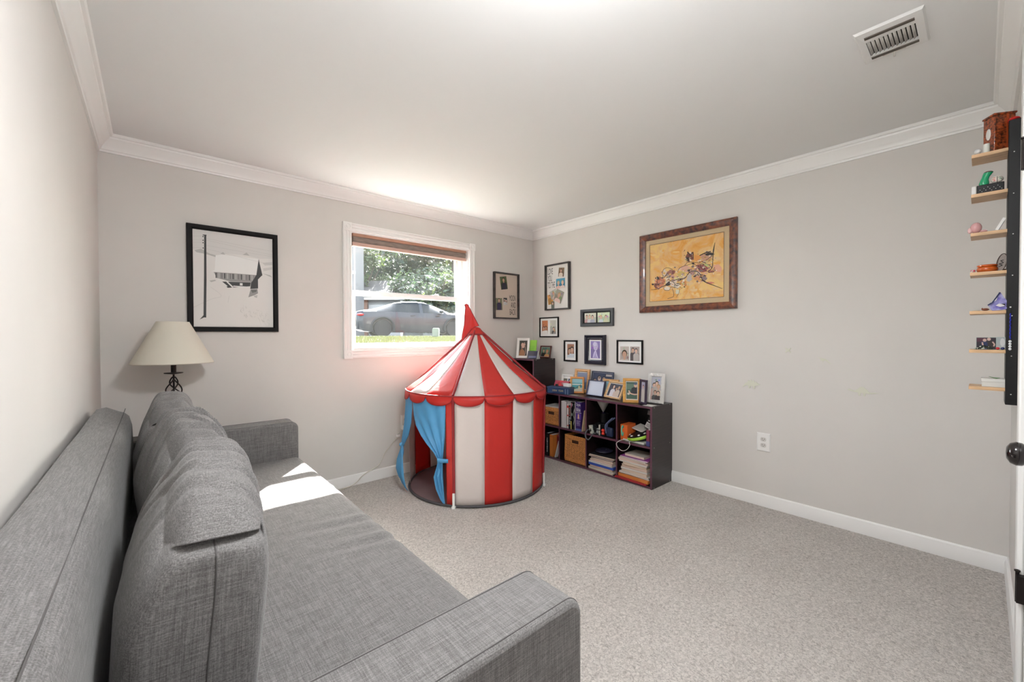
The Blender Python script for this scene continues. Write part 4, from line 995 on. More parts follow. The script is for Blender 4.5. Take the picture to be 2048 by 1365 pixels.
# column 4 upper
lab_box('orange_box', 'orange card box at the left of the top right cubby', 'box', -.205, -1.300, Z1_, .062, .12, .122, mat('orange_card', (.72, .13, .02), .6))
pp_ = lab_box('magazine', 'white magazine lying flat under the green disc', 'magazine', -.19, -1.395, Z1_, .19, .17, .014, mat('white_magazine', (.62, .62, .56), .6), (0, 0, R(-4)))
dsk = thing('toy_disc', 'green and black flying toy disc with chrome dots', 'toy', (-.20, -1.400, Z1_+.045), (R(10), R(-14), RB))
MB().lathe([(.02, -.022), (.075, -.026), (.092, -.012), (.096, 0), (.092, .012), (.06, .022), (.002, .025)], 36).build('shell', BLACK, dsk, smooth=40)
MB().lathe([(.0945, -.012), (.0985, -.004), (.0985, .004), (.0945, .010)], 36, caps=False).build('green_band', mat('lime_plastic', (.36, .62, .06), .3), dsk, smooth=40)
for a in (200, 250, 300, 340): MB().ball((.072*math.cos(R(a)), .072*math.sin(R(a)), .020), .011, .011, .005, 10, 6).build('chrome_dot', SILVER, dsk, smooth=180)
tr_ = thing('teal_ring', 'teal plastic ring standing against the orange box', 'ring', (-.285, -1.302, Z1_+.078), (R(90), 0, R(20))); MB().tube([(.028*math.cos(R(a)), .038*math.sin(R(a)), 0) for a in range(0, 360, 15)], .005, 8, closed=True).build('ring', mat('teal_plastic', (.08, .45, .32), .3), tr_, smooth=60)
lab_box('notepad', 'white notepad tilted above the green disc', 'notepad', -.14, -1.40, Z1_+.082, .14, .12, .008, mat('white_pad', (.66, .62, .56), .7), (R(8), R(12), 0))
bx4 = lab_box('device_box', 'black product box with a white label in the top right cubby', 'box', -.135, -1.462, Z1_+.088, .10, .06, .105, BLACK, (R(-10), R(22), 0))
art('label_print', [(rect(-.046, .004, .046, .046), (.70, .68, .64))]+[(rect(-.040, .034-.007*k, -.004, .037-.007*k), (.1, .1, .1)) for k in range(4)]+[(rect(.006, .030-.010*k, .036, .032-.010*k), (.5, .5, .5)) for k in range(3)]+[(rect(-.04+.024*k, .056, -.028+.024*k, .064), (.7, .7, .7)) for k in range(4)], bx4, -.0312)
lab_box('cable_box', 'small grey box on the black product box', 'box', -.12, -1.448, Z1_+.20, .045, .03, .035, mat('grey_plastic', (.30, .29, .30), .5), (0, R(12), 0))
lab_box('tall_grey_box', 'slanted grey carton in the far corner of the top right cubby', 'carton', -.06, -1.510, Z1_+.001, .04, .06, .24, mat('blue_grey_card', (.16, .16, .20), .6), (0, R(6), 0))
book('slim red and blue book at the right end of the top right cubby', -1.522, Z1_, .030, .120, .14, mat('maroon_cover', (.20, .03, .06), .5), [(rect(-.5, 0, .5, .3), (.05, .06, .2))])
wc = bez([(-.25, -1.33, Z1_+.008), (-.292, -1.30, Z1_+.006), (-.322, -1.272, Z1_-.02), (-.322, -1.29, Z1_-.055), (-.322, -1.33, Z1_-.068), (-.322, -1.37, Z1_-.046), (-.320, -1.39, Z1_-.012), (-.29, -1.37, Z1_+.006), (-.24, -1.40, Z1_+.018)], 8)
tag(MB().tube(wc, .0022, 6).build('white_cable', mat('white_cable_rubber', (.72, .70, .67), .4), smooth=60), 'thin white cable looping down from the top right cubby', 'cable')
# stacks in the two right lower cubbies
def stack(y, z, specs, labels, grp, nm='notebook'):
    q_ = random.Random(int(-y*1000)); zz = z
    for i, (w, dp, h, col, off) in enumerate(specs):
        o = thing(nm, labels[i], 'notebook', (FX+off+dp/2, y+q_.uniform(-.006, .006), zz), (0, 0, RB+R(q_.uniform(-4, 4))), grp)
        cov = mat('cover_%02d_%02d_%02d' % tuple(int(c*99) for c in col), col, .55)
        t_ = min(.0015, h*.2)
        MB().box(-w/2, w/2, -dp/2, dp/2, 0, t_).box(-w/2, w/2, -dp/2, dp/2, h-t_, h).build('cover', cov, o)
        MB().box(-w/2+.002, w/2-.002, -dp/2+.001, dp/2-.002, t_, h-t_).build('pages', cov if max(col)-min(col) > .3 and (i in (0, 3)) else mat('page_edge_%d' % (i % 3), ((.66, .55, .44), (.62, .60, .56), (.68, .52, .44))[i % 3], .85), o)
        zz += h+.0004
    return zz
ordn = ['bottom', 'second', 'third', 'fourth', 'fifth', 'sixth', 'seventh', 'eighth', 'ninth', 'tenth', 'eleventh', 'topmost']
s3 = [(.245, .19, .010, (.55, .47, .38), -.01), (.25, .19, .010, (.5, .42, .34), -.012), (.225, .19, .016, (.62, .50, .38), 0), (.245, .2, .018, (.04, .09, .42), -.008), (.235, .19, .012, (.60, .60, .58), -.006), (.225, .18, .014, (.62, .50, .42), 0), (.215, .18, .014, (.60, .40, .34), .002), (.21, .18, .010, (.12, .04, .04), .004), (.24, .19, .009, (.05, .05, .055), -.004), (.24, .19, .012, (.02, .02, .022), -.006)]
dsc3 = ['tan pad at the bottom of the left paper stack', 'brown pad second from the bottom of the left paper stack', 'thick cream notebook under the blue folder', 'bright blue folder in the left paper stack', 'white notebook just above the blue folder', 'cream pad above the white notebook in the left stack', 'pinkish notebook under the maroon one in the left stack', 'thin maroon notebook in the left paper stack', 'dark grey binder near the top of the left stack', 'black binder on top of the left paper stack']
zt = stack(-1.095, Z0_, s3, dsc3, 'left paper stack')
bp_ = thing('black_bag', 'soft navy-black pouch lying on the left paper stack', 'bag', (-.19, -1.06, zt)); MB().ball((0, 0, .018), .08, .07, .018, 18, 8).build('pouch', mat('navy_nylon', (.018, .016, .035), .45), bp_, smooth=180)
MB().box(-.02, .02, -.03, -.028, .03, .034).build('zip_pull', SILVER, bp_)
s4 = [(.275, .2, .022, (.66, .22, .05), -.012), (.26, .19, .010, (.05, .05, .06), .0), (.25, .19, .009, (.60, .62, .62), -.008), (.225, .19, .020, (.60, .46, .38), 0), (.225, .18, .016, (.62, .48, .38), -.004), (.225, .18, .018, (.62, .50, .40), .002), (.20, .17, .020, (.55, .32, .10), -.004), (.245, .19, .012, (.66, .62, .58), -.008), (.255, .19, .016, (.62, .46, .36), -.010), (.235, .19, .010, (.64, .62, .6), -.016), (.235, .19, .009, (.30, .05, .28), -.014), (.17, .16, .016, (.62, .56, .48), .01)]
dsc4 = ['orange folder at the bottom of the right paper stack', 'black notebook just above the orange folder', 'pale grey folder above the black notebook', 'thick cream notepad low in the right paper stack', 'cream notepad in the lower middle of the right stack', 'cream notepad in the middle of the right paper stack', 'golden brown notebook in the right paper stack', 'white magazine above the golden brown notebook', 'peach coloured notebook under the white and purple ones', 'white notebook just under the purple folder', 'purple folder near the top of the right stack', 'small cream notepad on top of the right stack']
stack(-1.402, Z0_+.014, s4, dsc4, 'right paper stack')
rbn = thing('red_binder', 'flat red binder under the right paper stack, sticking out', 'binder', (-.245, -1.385, Z0_), (0, 0, RB)); MB().box(-.135, .135, -.07, .1, 0, .0135).build('cover', mat('red_vinyl', (.36, .02, .03), .35), rbn, bevel=.003)

# ---- things standing on the low shelf
def stand(label, x, y, w, h, bw, fm, photo, rz, lean, depth=.016, matm=None, cat='photo frame', z=ST, prof=None, group='framed photos on the shelves'):
    return picture('tabletop_photo', label, cat, w, h, bw, depth, fm, (x, y, z+.001), RB+R(rz), matm=matm or WHITEP, photos=[photo] if photo else [], lean=lean, standing=True, prof=prof, group=group)
WHF = mat('white_frame_paint', (.78, .77, .75), .45)
stand('small white frame with two dark photos behind the red box', -.085, -.548, .135, .155, .018, WHF, ph(.04, .055, (.10, .11, .08), [(.5, .8, 1.3, BK, (.2, .2, .2))], -.026, .01)+ph(.04, .055, (.08, .12, .20), [(.5, .8, 1.3, BR, (.1, .1, .1))], .026, .01), 6, -14)
rb_ = lab_box('red_album', 'red keepsake box with a heart lying behind the blue book', 'box', -.175, -.545, ST+.001, .165, .018, .105, mat('red_gloss_card', (.62, .025, .03), .4, col2=(.32, .03, .07), vscale=14), (R(-24), 0, R(4)))
art('heart_print', [(ell(-.03, .065, .022, .022), (.38, .015, .02)), (ell(.006, .065, .022, .022), (.38, .015, .02)), ([(-.051, .060), (.027, .060), (-.012, .018)], (.38, .015, .02)), (ell(-.012, .062, .016, .016), (.64, .03, .03))], rb_, -.0095)
bb = thing('blue_book', 'navy blue keepsake box with gold lettering at the left of the low shelf', 'box', (-.262, -.632, ST), (0, 0, RB+R(13)))
NAVY = mat('navy_leatherette', (.022, .052, .13), .4, bump=.2, bscale=300)
MB().box(-.116, .116, -.045, .045, 0, .058).build('body', NAVY, bb, bevel=.006); MB().box(-.119, .119, -.048, .048, .050, .062).build('lid', NAVY, bb, bevel=.004)
for xx in (.074, .098): MB().box(xx-.004, xx+.004, -.0475, -.044, .002, .050).build('strap', mat('pale_blue_band', (.16, .24, .36), .4), bb)
board_text(bb, [('2004', -.062, .022, .017, .050), ('YEAR', .002, .022, .017, .052)], mat('gold_foil', (.72, .58, .30), .35, metal=.4), -.0462)
cr_ = thing('wire_basket', 'small white crown-shaped trinket basket behind the blue box', 'basket', (-.235, -.690, ST+.0635), (0, 0, 0)); MB().box(-.02, .02, -.035, .035, 0, .03).build('liner', WHITEP, cr_, bevel=.006)
for k in range(7): MB().tube([(-.024, -.036+.012*k+.007*math.cos(R(a)), .028+.007*math.sin(R(a))) for a in range(0, 360, 30)], .0013, 5, closed=True).build('wire_loop', SILVER, cr_)
tag(MB().ball((0, 0, .009), .016, .016, .009, 14, 8).build('dark_stone', BLACK, None, (-.25, -.575, ST+.063), smooth=180), 'small dark pebble on the left of the blue box lid', 'stone')
stand('light wood frame with a blue-grey photo at the back of the shelf', -.070, -.715, .165, .215, .026, PINE, [(rect(-.055, -.075, .055, .075), (.14, .18, .28)), (rect(-.055, -.01, .055, .075), (.22, .26, .36))], 4, -8)
stand('small orange wood frame with a turquoise beach photo, tilted in front', -.155, -.735, .128, .150, .018, mat('orange_stained_wood', (.66, .28, .07), .4, var=.12, vscale=8, stretch=(3, 3, 12)), [(rect(-.046, -.056, .046, .056), (.05, .30, .34)), (rect(-.046, .02, .046, .056), (.30, .52, .56)), (rect(-.046, .0, .046, .012), (.58, .66, .62)), ([(-.046, -.056), (.046, -.056), (.046, -.02), (-.046, -.045)], (.55, .52, .42)), (stroke([(-.04, -.04), (0, -.02), (.03, .0)], .008), (.05, .10, .07)), (ell(.018, -.02, .008, .014), (.6, .55, .3)), (ell(.03, -.005, .005, .012), (.1, .1, .1))], 32, -12)
bfr = [(rect(-.112, -.098, .112, .098), (.030, .042, .085))]
for k in range(30): bfr.append((rect(-.108+.0074*k, .090, -.105+.0074*k, .093), (.75, .75, .75)))
for k in range(22): bfr += [(rect(.103, -.08+.0075*k, .106, -.077+.0075*k), (.75, .75, .75)), (rect(-.108, -.08+.0075*k, -.105, -.077+.0075*k), (.75, .75, .75))]
for (cx, cz) in ((-.08, .012), (-.034, .040), (.016, .034)): bfr += [(ell(cx, cz, .021, .026), (.012, .012, .02)), (ell(cx+.003, cz-.003, .016, .021), (.50, .38, .32)), (ell(cx+.003, cz+.005, .010, .010), (.20, .12, .08))]
bfr += [(rect(.030, .058, .098, .082), (.012, .012, .02)), (rect(.036, .061, .098, .080), (.42, .38, .36))]
stand('navy multi-photo frame with white stitching at the back of the shelf', -.055, -.925, .232, .205, .004, mat('navy_leather_frame', (.030, .042, .085), .5), bfr, 0, -10, matm=mat('navy_leather_frame', (.03, .04, .08), .5), depth=.012)
MBOX = stand('pale blue album in a dark blue edge leaning mid shelf', -.170, -.950, .176, .136, .006, mat('dark_teal_edge', (.05, .06, .12), .35), [(rect(-.082, -.062, .082, .062), (.58, .63, .74)), (rect(-.076, -.056, .076, .056), (.64, .69, .79))], 0, -16, depth=.022, cat='album')
stand('light wood frame with a pale blue photo half hidden mid shelf', -.105, -1.06, .150, .150, .020, PINE, [(rect(-.055, -.055, .055, .055), (.28, .48, .58)), (rect(-.055, -.055, .055, -.02), (.30, .42, .42))], 4, -10)
stand('light wood frame with a couple photo, leaning far back', -.185, -1.135, .192, .150, .016, mat('pale_pine', (.68, .44, .22), .4, var=.14, vscale=8, stretch=(3, 3, 12)), ph(.150, .108, (.045, .045, .06), [(.36, .92, 1.1, BK, (.68, .66, .70)), (.62, .74, 1.0, BR, (.62, .5, .45)), (.78, .84, .9, BLD, (.6, .5, .42))]), -14, -26)
stand('honey wood double frame, left leaf with a boy outdoors', -.235, -1.352, .134, .190, .022, mat('amber_oak', (.66, .34, .08), .4, var=.12, vscale=8, stretch=(3, 3, 12)), [(rect(-.045, -.073, .045, .073), (.74, .70, .66)), (rect(-.041, -.066, .041, .066), (.06, .12, .09)), (rect(-.041, .01, .041, .05), (.12, .20, .15)), ([(-.01, -.025), (.0, .02), (.025, .03), (.041, .02), (.041, -.03), (.01, -.035)], (.03, .03, .035)), (ell(.028, .040, .012, .016), SKIN[1]), (ell(.028, .052, .013, .008), (.08, .12, .2)), (stroke([(-.022, 0), (-.01, -.022), (.02, -.03), (.04, -.028)], .009), SKIN[1]), (ell(-.024, -.026, .010, .009), (.6, .55, .5))], 33, -3, depth=.014)
stand('dark leaf of the double frame, turned almost edge-on', -.235, -1.452, .085, .188, .018, mat('dark_plum_wood', (.035, .022, .045), .35), ph(.046, .146, (.30, .28, .36), [(.5, .85, .6, BR, (.55, .5, .45))]), -22, -3, depth=.014)
sv = stand('ornate silver frame with square tile relief at the right end of the shelf', -.130, -1.490, .134, .232, .027, SILVER, ph(.080, .178, (.36, .37, .42), [(.3, .72, .7, BR, (.6, .42, .38)), (.55, .80, .7, BK, (.5, .45, .42)), (.74, .66, .7, BLD, (.6, .5, .4)), (.45, .40, .6, BR, (.1, .1, .1)), (.75, .38, .6, BK, (.08, .06, .06))]), 6, -11, depth=.016)
q_ = random.Random(3)
def tile(x, z):
    t_ = MB(); t_.box(-.0105, .0105, -.0045, 0, -.0105, .0105)
    t_.tube([(.006*math.cos(R(a)), -.006, .006*math.sin(R(a))) for a in range(0, 360, 45)], .0014, 5, closed=True)
    o = t_.build('tile', SILVER, sv, (x, -.016, z)); o.rotation_euler = (0, R(q_.uniform(-6, 6)), 0)
for k in range(5): tile(-.0525+.0262*k, .0135); tile(-.0525+.0262*k, .2185)
for k in range(7): tile(-.0535, .041+.0256*k); tile(.0535, .041+.0256*k)
cd_ = lab_box('photo_card', 'loose pale card lying flat under the silver frame', 'card', -.252, -1.515, ST+.0005, .075, .075, .002, mat('pale_card', (.62, .60, .57), .7))
lab_box('photo_strip', 'loose pale card lying in front of the orange wood frame', 'card', -.262, -.79, ST+.0005, .085, .04, .002, mat('pale_card2', (.5, .47, .44), .7))

# ---- things on the tall shelf
stand('white frame with a woman and horse photo on the tall shelf', -.262, -.125, .135, .205, .026, WHF, [(rect(-.042, -.076, .042, .076), (.045, .035, .03)), ([(-.042, -.076), (-.03, -.02), (-.01, .0), (.016, -.03), (.02, -.076)], (.36, .17, .08)), (ell(-.004, .028, .018, .028, rot=.3), SKIN[1]), (stroke([(-.02, .0), (.012, .028), (.01, .06), (.02, .03)], .006), (.7, .5, .42)), (stroke([(.02, .02), (.026, -.03), (.02, -.07)], .006), (.4, .3, .24))], 30, -12, z=TT)
gcd = lab_box('greeting_card', 'bright lime green card standing on the tall shelf', 'card', -.215, -.205, TT+.001, .088, .006, .185, mat('lime_card', (.22, .50, .02), .5), (R(-10), 0, R(14)))
art('card_print', [(rect(-.03, .12-.014*k, .03-.006*(k % 3), .124-.014*k), (.14, .36, .02)) for k in range(4)], gcd, -.0035)
stand('small dark red frame with a bright photo at the back of the tall shelf', -.060, -.235, .135, .125, .012, mat('dark_red_wood', (.10, .022, .014), .35), ph(.105, .095, (.10, .20, .14), [(.3, .8, 1.2, BK, (.02, .02, .02)), (.72, .72, 1.4, (.6, .2, .06), (.62, .34, .14))]), 8, -14, z=TT)
ck = thing('clock_radio', 'navy wedge-shaped clock with grey triangular ends on the tall shelf', 'clock', (-.235, -.262, TT+.001), (0, 0, RB+R(20)))
MB().prism([(-.04, 0), (.03, 0), (.002, .078), (-.012, .078)], 'x', -.062, .045).build('body', mat('navy_gloss', (.018, .02, .05), .15), ck, bevel=.003)
MB().prism([(-.04, 0), (.03, 0), (-.005, .083)], 'x', .045, .05).build('end_plate', mat('grey_speckle', (.50, .50, .50), .6), ck)
art('display', [([(-.045, 0), (.035, 0), (.035, .03), (-.045, .03)], mat('blue_display', (.09, .11, .22), .2))], ck).matrix_local = Matrix.Translation((0, -.0365, .012)) @ Matrix.Rotation(R(-22), 4, 'X')
lab_box('pale_papers', 'pale green papers inside the tall corner shelf', 'papers', -.16, -.165, .6105, .22, .2, .06, mat('mint_paper', (.46, .56, .50), .8, var=.1, vscale=40))
lab_box('cream_folders', 'cream folders stacked on the mint papers in the tall shelf', 'folders', -.165, -.17, .671, .2, .19, .02, mat('cream_folder', (.66, .60, .50), .8))

# ------------------------------------------------------------------ narrow wall shelf with keepsakes beside the door
WY = -D
sx0, sx1 = -.622, -.505
ws = thing('wall_shelf', 'narrow black wall-mounted shelf tower with seven birch shelves', 'shelf', ((sx0+sx1)/2, WY, .873))
mx_ = (sx0+sx1)/2
MB().box(sx0-mx_-.004, sx1-mx_, 0.0, .034, 0, 1.065).build('spine', BLACK, ws, bevel=.002)
PZ = [1.840, 1.686, 1.535, 1.381, 1.230, 1.079, .935]
pk_ = MB().box(sx0-mx_, sx1-mx_, .030, .126, -.0125, 0)
p0 = pk_.build('shelf_plank', OAK, ws, (0, 0, PZ[0]-.873), bevel=.001)
for z_ in PZ[1:]: dup(p0, ws, (0, 0, z_-.873))
for z_ in PZ: MB().ball((sx0-mx_-.004, .02, z_-.873-.022), .0008, .0018, .0018, 8, 6).build('screw_cap', SILVER, ws)
GRP = 'keepsakes on the narrow wall shelf'
def keep(name, label, cat, x, y, z, rot=(0, 0, 0)): return thing(name, label, cat, (x, y, z), rot, GRP)
# carved wooden box, its label side towards the window
CARV = mat('carved_red_wood', (.03, .007, .004), .35, vscale=130, col2=(.46, .09, .02), bump=.6, bscale=70, coat=.4, bdist=.004)
bx = keep('carved_box', 'carved reddish wooden box with a silver medallion on the top shelf', 'box', -.567, WY+.056, PZ[0]+.0005, (0, 0, R(33)))
MB().box(-.026, .026, -.032, .032, 0, .138).build('body', CARV, bx, bevel=.003); MB().box(-.029, .029, -.035, .035, .138, .146).build('lid', CARV, bx, bevel=.003)
MB().ball((0, .0325, .075), .011, .003, .022, 14, 8).build('medallion', SILVER, bx, smooth=180)
MB().box(-.027, -.0255, -.012, -.004, .0, .138).build('corner_strip', mat('orange_red_wood', (.42, .07, .015), .35), bx)
for zz in (.05, .105): MB().box(-.028, -.026, -.016, -.013, zz, zz+.014).build('hinge', SILVER, bx)
ca = keep('candle', 'short white pillar candle beside the carved box', 'candle', -.606, WY+.088, PZ[0]+.0005); MB().lathe([(.009, 0), (.009, .034), (.002, .035)], 16).build('wax', mat('white_wax', (.72, .72, .66), .5), ca, smooth=40); MB().tube([(0, 0, .034), (0, 0, .039)], .0008, 5).build('wick', BLACK, ca)
gb = keep('glass_ball', 'tiny clear glass ball at the edge of the top shelf', 'ornament', -.607, WY+.110, PZ[0]+.0005); MB().ball((0, 0, .012), .011, seg=16, rings=10).build('ball', mat('clear_grey_glass', (.62, .62, .62), .08, spec=1), gb, smooth=180); MB().lathe([(.006, 0), (.006, .003)], 12).build('foot', SILVER, gb)
kb_ = keep('black_box', 'black patterned box under the green ornament and painted egg', 'box', -.57, WY+.076, PZ[1]+.0005); MB().box(-.035, .04, -.034, .036, 0, .034).build('body', mat('black_lacquer', (.004, .004, .005), .3, spec=.3), kb_, bevel=.002)
for k in range(12): MB().ball((-.0352, -.028+.005*k, .008+.018*((k*7) % 5)/5), .0008, .0012, .0012, 6, 4).build('speck', WHITEP, kb_)
wb_ = keep('white_card', 'white folded card leaning on the left of the black box', 'card', -.605, WY+.1195, PZ[1]+.0005); MB().box(-.004, .004, -.005, .005, 0, .032).build('sheet', WHITEP, wb_)
bt = keep('green_ornament', 'small green glazed ornament on the black box', 'ornament', -.590, WY+.090, PZ[1]+.0352, (0, 0, 0))
GRN = mat('green_glaze', (.02, .36, .16), .2)
mb = MB(); rows = []
for (z_, ry, rx, cy) in ((0, .012, .012, .003), (.006, .014, .013, .003), (.02, .011, .011, .002), (.03, .010, .010, -.001), (.040, .012, .011, -.005), (.046, .013, .011, -.008)): rows.append([(rx*math.cos(2*PI*k/16), cy+ry*math.sin(2*PI*k/16), z_+.10*(cy-.003)*math.sin(2*PI*k/16)*.0) for k in range(16)])
mb.sheet(rows, closed=True); mb.f.append(tuple(range(15, -1, -1))); mb.m.append(0); mb.build('vessel', GRN, bt, smooth=50)
MB().ball((0, -.008, .046), .011, .013, .006, 14, 6).build('dark_cuff', mat('dark_maroon_glaze', (.06, .012, .012), .3), bt, smooth=180)
eg = keep('painted_egg', 'white egg painted with red and green strokes on the black box', 'ornament', -.592, WY+.060, PZ[1]+.0352); MB().ball((0, 0, .0135), .0125, .0165, .0135, 20, 12).build('egg', mat('egg_white', (.74, .70, .62), .35), eg, smooth=180)
for k, (yy, zz, ln, c) in enumerate(((.008, .018, .006, (.6, .02, .03)), (.009, .012, .007, (.6, .02, .03)), (.007, .007, .005, (.6, .02, .03)), (-.006, .017, .006, (.03, .20, .10)), (-.008, .011, .006, (.03, .20, .10)))):
    def es(y_, z_): 
        d = 1-(y_/.0175)**2-((z_-.0125)/.0125)**2; return (-.0125*math.sqrt(max(d, .02))-.0004, y_, z_)
    MB().tube([es(yy-ln*.6, zz-.001), es(yy, zz+.001), es(yy+ln*.5, zz)], .0011, 5).build('brush_stroke', flat(c), eg)
MB().tube([(-.0130*math.cos(R(a)), 0, .0125+.0130*math.sin(R(a))) for a in range(-80, 81, 10)], .0009, 5).build('black_band', BLACK, eg)
pg = keep('pink_ornament', 'round pink glazed ornament at the edge of the third shelf', 'ornament', -.602, WY+.112, PZ[2]+.0005); PINK = mat('pink_glaze', (.62, .34, .34), .25)
MB().ball((0, .0, .021), .0155, .016, .021, 18, 12).build('body', PINK, pg, smooth=180); MB().ball((0, .015, .013), .009, .008, .012, 12, 8).build('snout', mat('pale_pink_glaze', (.72, .46, .46), .2), pg, smooth=180); MB().ball((-.004, -.020, .005), .007, .010, .005, 12, 6).build('foot', PINK, pg, smooth=180)
ac = keep('picture_card', 'small blue and green picture card leaning on the black spine', 'card', -.585, WY+.060, PZ[2]+.0005, (R(24), 0, 0)); MB().box(-.03, .03, -.002, .002, 0, .045).build('card', mat('teal_blue_card', (.06, .32, .30), .4, col2=(.12, .14, .42), vscale=40), ac)
MB().box(-.034, -.030, -.004, .004, 0, .047).build('white_edge', WHITEP, ac)
jr = keep('lidded_jar', 'glossy orange wooden jar with a flat lid on the fourth shelf', 'jar', -.583, WY+.082, PZ[3]+.0005); ORW = mat('orange_lacquered_wood', (.55, .10, .012), .15, var=.25, vscale=50, stretch=(1, 1, 4), coat=.5)
MB().lathe([(.021, 0), (.026, .003), (.0285, .010), (.027, .017), (.023, .0205)], 28).build('bowl', ORW, jr, smooth=40); MB().lathe([(.024, .021), (.0275, .0225), (.0275, .0265), (.025, .0285), (.002, .0295)], 28).build('lid', ORW, jr, smooth=40)
fb = keep('fabric_flower', 'tiny red and white fabric flower beside the orange jar', 'ornament', -.60, WY+.118, PZ[3]+.0005)
for k in range(5): MB().ball((.003*math.cos(k*1.26), .004*math.sin(k*1.26), .006+.002*(k % 2)), .0035, .0035, .004, 8, 6).build('petal', flat((.5, .05, .09) if k % 2 else (.7, .6, .58)), fb, smooth=180)
sg_ = keep('oval_plaque', 'oval wooden plaque with dark script standing on the fourth shelf', 'plaque', -.578, WY+.052, PZ[3]+.0005, (R(-10)*-1, 0, R(20)))
mb = MB(); mb.prism([(.0125*math.cos(R(a)), .034+.034*math.sin(R(a))*(1 if abs(math.sin(R(a))) < .95 else .97)) for a in range(0, 360, 12)], 'x', -.003, .003); mb.build('plaque', mat('grey_driftwood', (.46, .40, .36), .7, var=.12, vscale=60, stretch=(1, 1, 6)), sg_)
MB().tube([(-.0034, .0126*math.cos(R(a)), .034+.0345*math.sin(R(a))) for a in range(0, 360, 12)], .0012, 5, closed=True).build('bark_edge', mat('dark_bark', (.06, .035, .025), .8), sg_)
MB().tube(bez([(-.0034, .005, .018), (-.0034, -.003, .024), (-.0034, .006, .028), (-.0034, -.004, .034), (-.0034, .004, .040), (-.0034, -.003, .044)], 5), .0012, 5).build('script', INK, sg_)
hd = keep('wooden_bowl', 'small dark wooden dish tucked behind the oval plaque', 'dish', -.56, WY+.050, PZ[3]+.0005); MB().lathe([(.010, 0), (.018, .006), (.019, .009), (.016, .008), (.002, .004)], 20).build('dish', mat('dark_walnut', (.07, .025, .012), .35), hd, smooth=40)
# carnival mask
mk = keep('carnival_mask', 'purple and white carnival mask leaning on the fifth shelf', 'mask', -.612, WY+.046, PZ[4]+.0005, (R(-4), 0, 0))
MV = mat('violet_mask_paint', (.10, .07, .38), .3, col2=(.36, .36, .60), vscale=60)
outl = [(.022, 0), (.032, .022), (.020, .030), (.010, .046), (-.002, .068), (-.010, .046), (-.019, .028), (-.020, .014), (-.012, .002), (.004, 0)]
mb = MB(); nn = len(outl); fr_ = [(-.012*math.cos(a*40)-.004, a, b) for a, b in outl]; bk_ = [(x+.003, y, z_) for x, y, z_ in fr_]
mb.add(fr_+bk_, [tuple(range(nn)), tuple(range(2*nn-1, nn-1, -1))]+[(i, nn+i, nn+(i+1) % nn, (i+1) % nn) for i in range(nn)]); mb.build('face', MV, mk)
MB().prism([(.013, .018), (.004, .025), (-.009, .020), (-.009, .014), (.002, .012)], 'x', -.0185, -.0160).build('eye_opening', mat('pale_mask_white', (.68, .66, .66), .5), mk)
MB().prism([(.000, .024), (-.011, .022), (-.010, .016)], 'x', -.0192, -.0180).build('eye_shadow', BLACK, mk)
MB().tube([(-.017, .032, .022), (-.018, .020, .031), (-.018, .010, .047), (-.018, -.001, .067)], .0022, 6).build('trim_edge', mat('dark_blue_trim', (.02, .03, .10), .4), mk)
MB().prism([(.024, .030), (.010, .038), (.006, .048), (.016, .042)], 'x', -.019, -.0165).build('white_patch', WHITEP, mk)
rk = keep('brown_stone', 'small rough brown stone on the fifth shelf', 'stone', -.60, WY+.085, PZ[4]+.0005); MB().ball((0, 0, .005), .008, .010, .005, 8, 6).ball((0, .008, .0075), .004, .003, .004, 6, 5).build('stone', mat('rust_stone', (.20, .06, .03), .8), rk)
rk2 = keep('white_shell', 'flat pale shell at the edge of the fifth shelf', 'shell', -.60, WY+.108, PZ[4]+.0005); MB().ball((0, 0, .002), .008, .011, .0028, 10, 6).build('shell', mat('pale_shell', (.62, .58, .54), .5), rk2, smooth=180)
# necklace hanging in front of the spine
nk = keep('bead_necklace', 'blue bead necklace with clear drops hanging down the black spine', 'necklace', -.634, WY+.024, PZ[4]-.012)
for k in range(26):
    MB().ball((-.001, .0006*math.sin(k*1.7), -.003-.0037*k), .0021, .0021, .0021, 8, 5).build('blue_bead', mat('cobalt_bead', (.02, .03, .42), .15), nk, smooth=180)
for k in range(4): MB().ball((-.001, 0, -.106-.0095*k), .0042, .0042, .005, 10, 6).build('crystal_bead', mat('crystal_bead', (.72, .74, .76), .1), nk, smooth=180)
MB().tube([(0, -.001, .022), (0, 0, 0)], .0007, 4).build('string', BLACK, nk)
MB().box(-.001, .006, -.002, .002, .020, .024).build('hook', SILVER, nk)
# acrylic photo on the sixth shelf
pf = keep('acrylic_photo', 'clear acrylic block with a dark couple photo on the sixth shelf', 'photo', -.578, WY+.082, PZ[5]+.0005, (0, 0, R(-90)))
MB().box(-.026, .026, .0005, .012, 0, .047).build('block', mat('acrylic_edge', (.36, .50, .46), .1), pf)
art('photo', [(rect(-.025, .001, .025, .046), (.03, .016, .03)), (rect(-.025, .03, .0, .046), (.08, .02, .04)), ([(-.012, .006), (-.014, .03), (-.002, .034), (.004, .024), (.004, .006)], (.02, .03, .10)), (ell(-.004, .036, .005, .006), (.62, .42, .36)), ([(.004, .006), (.004, .028), (.012, .034), (.020, .026), (.020, .006)], (.03, .02, .02)), (ell(.007, .040, .005, .006), (.66, .46, .4)), (stroke([(-.010, .028), (-.008, .016), (-.002, .010)], .004), (.62, .42, .36)), (stroke([(.016, .030), (.021, .02), (.019, .012)], .004), (.62, .42, .36)), (rect(-.008, .001, .004, .010), (.20, .24, .42))], pf, -.0002)
pf2 = keep('silver_photo', 'small grey portrait in a clear holder next to the couple photo', 'photo', -.583, WY+.043, PZ[5]+.0005, (0, 0, R(-90)))
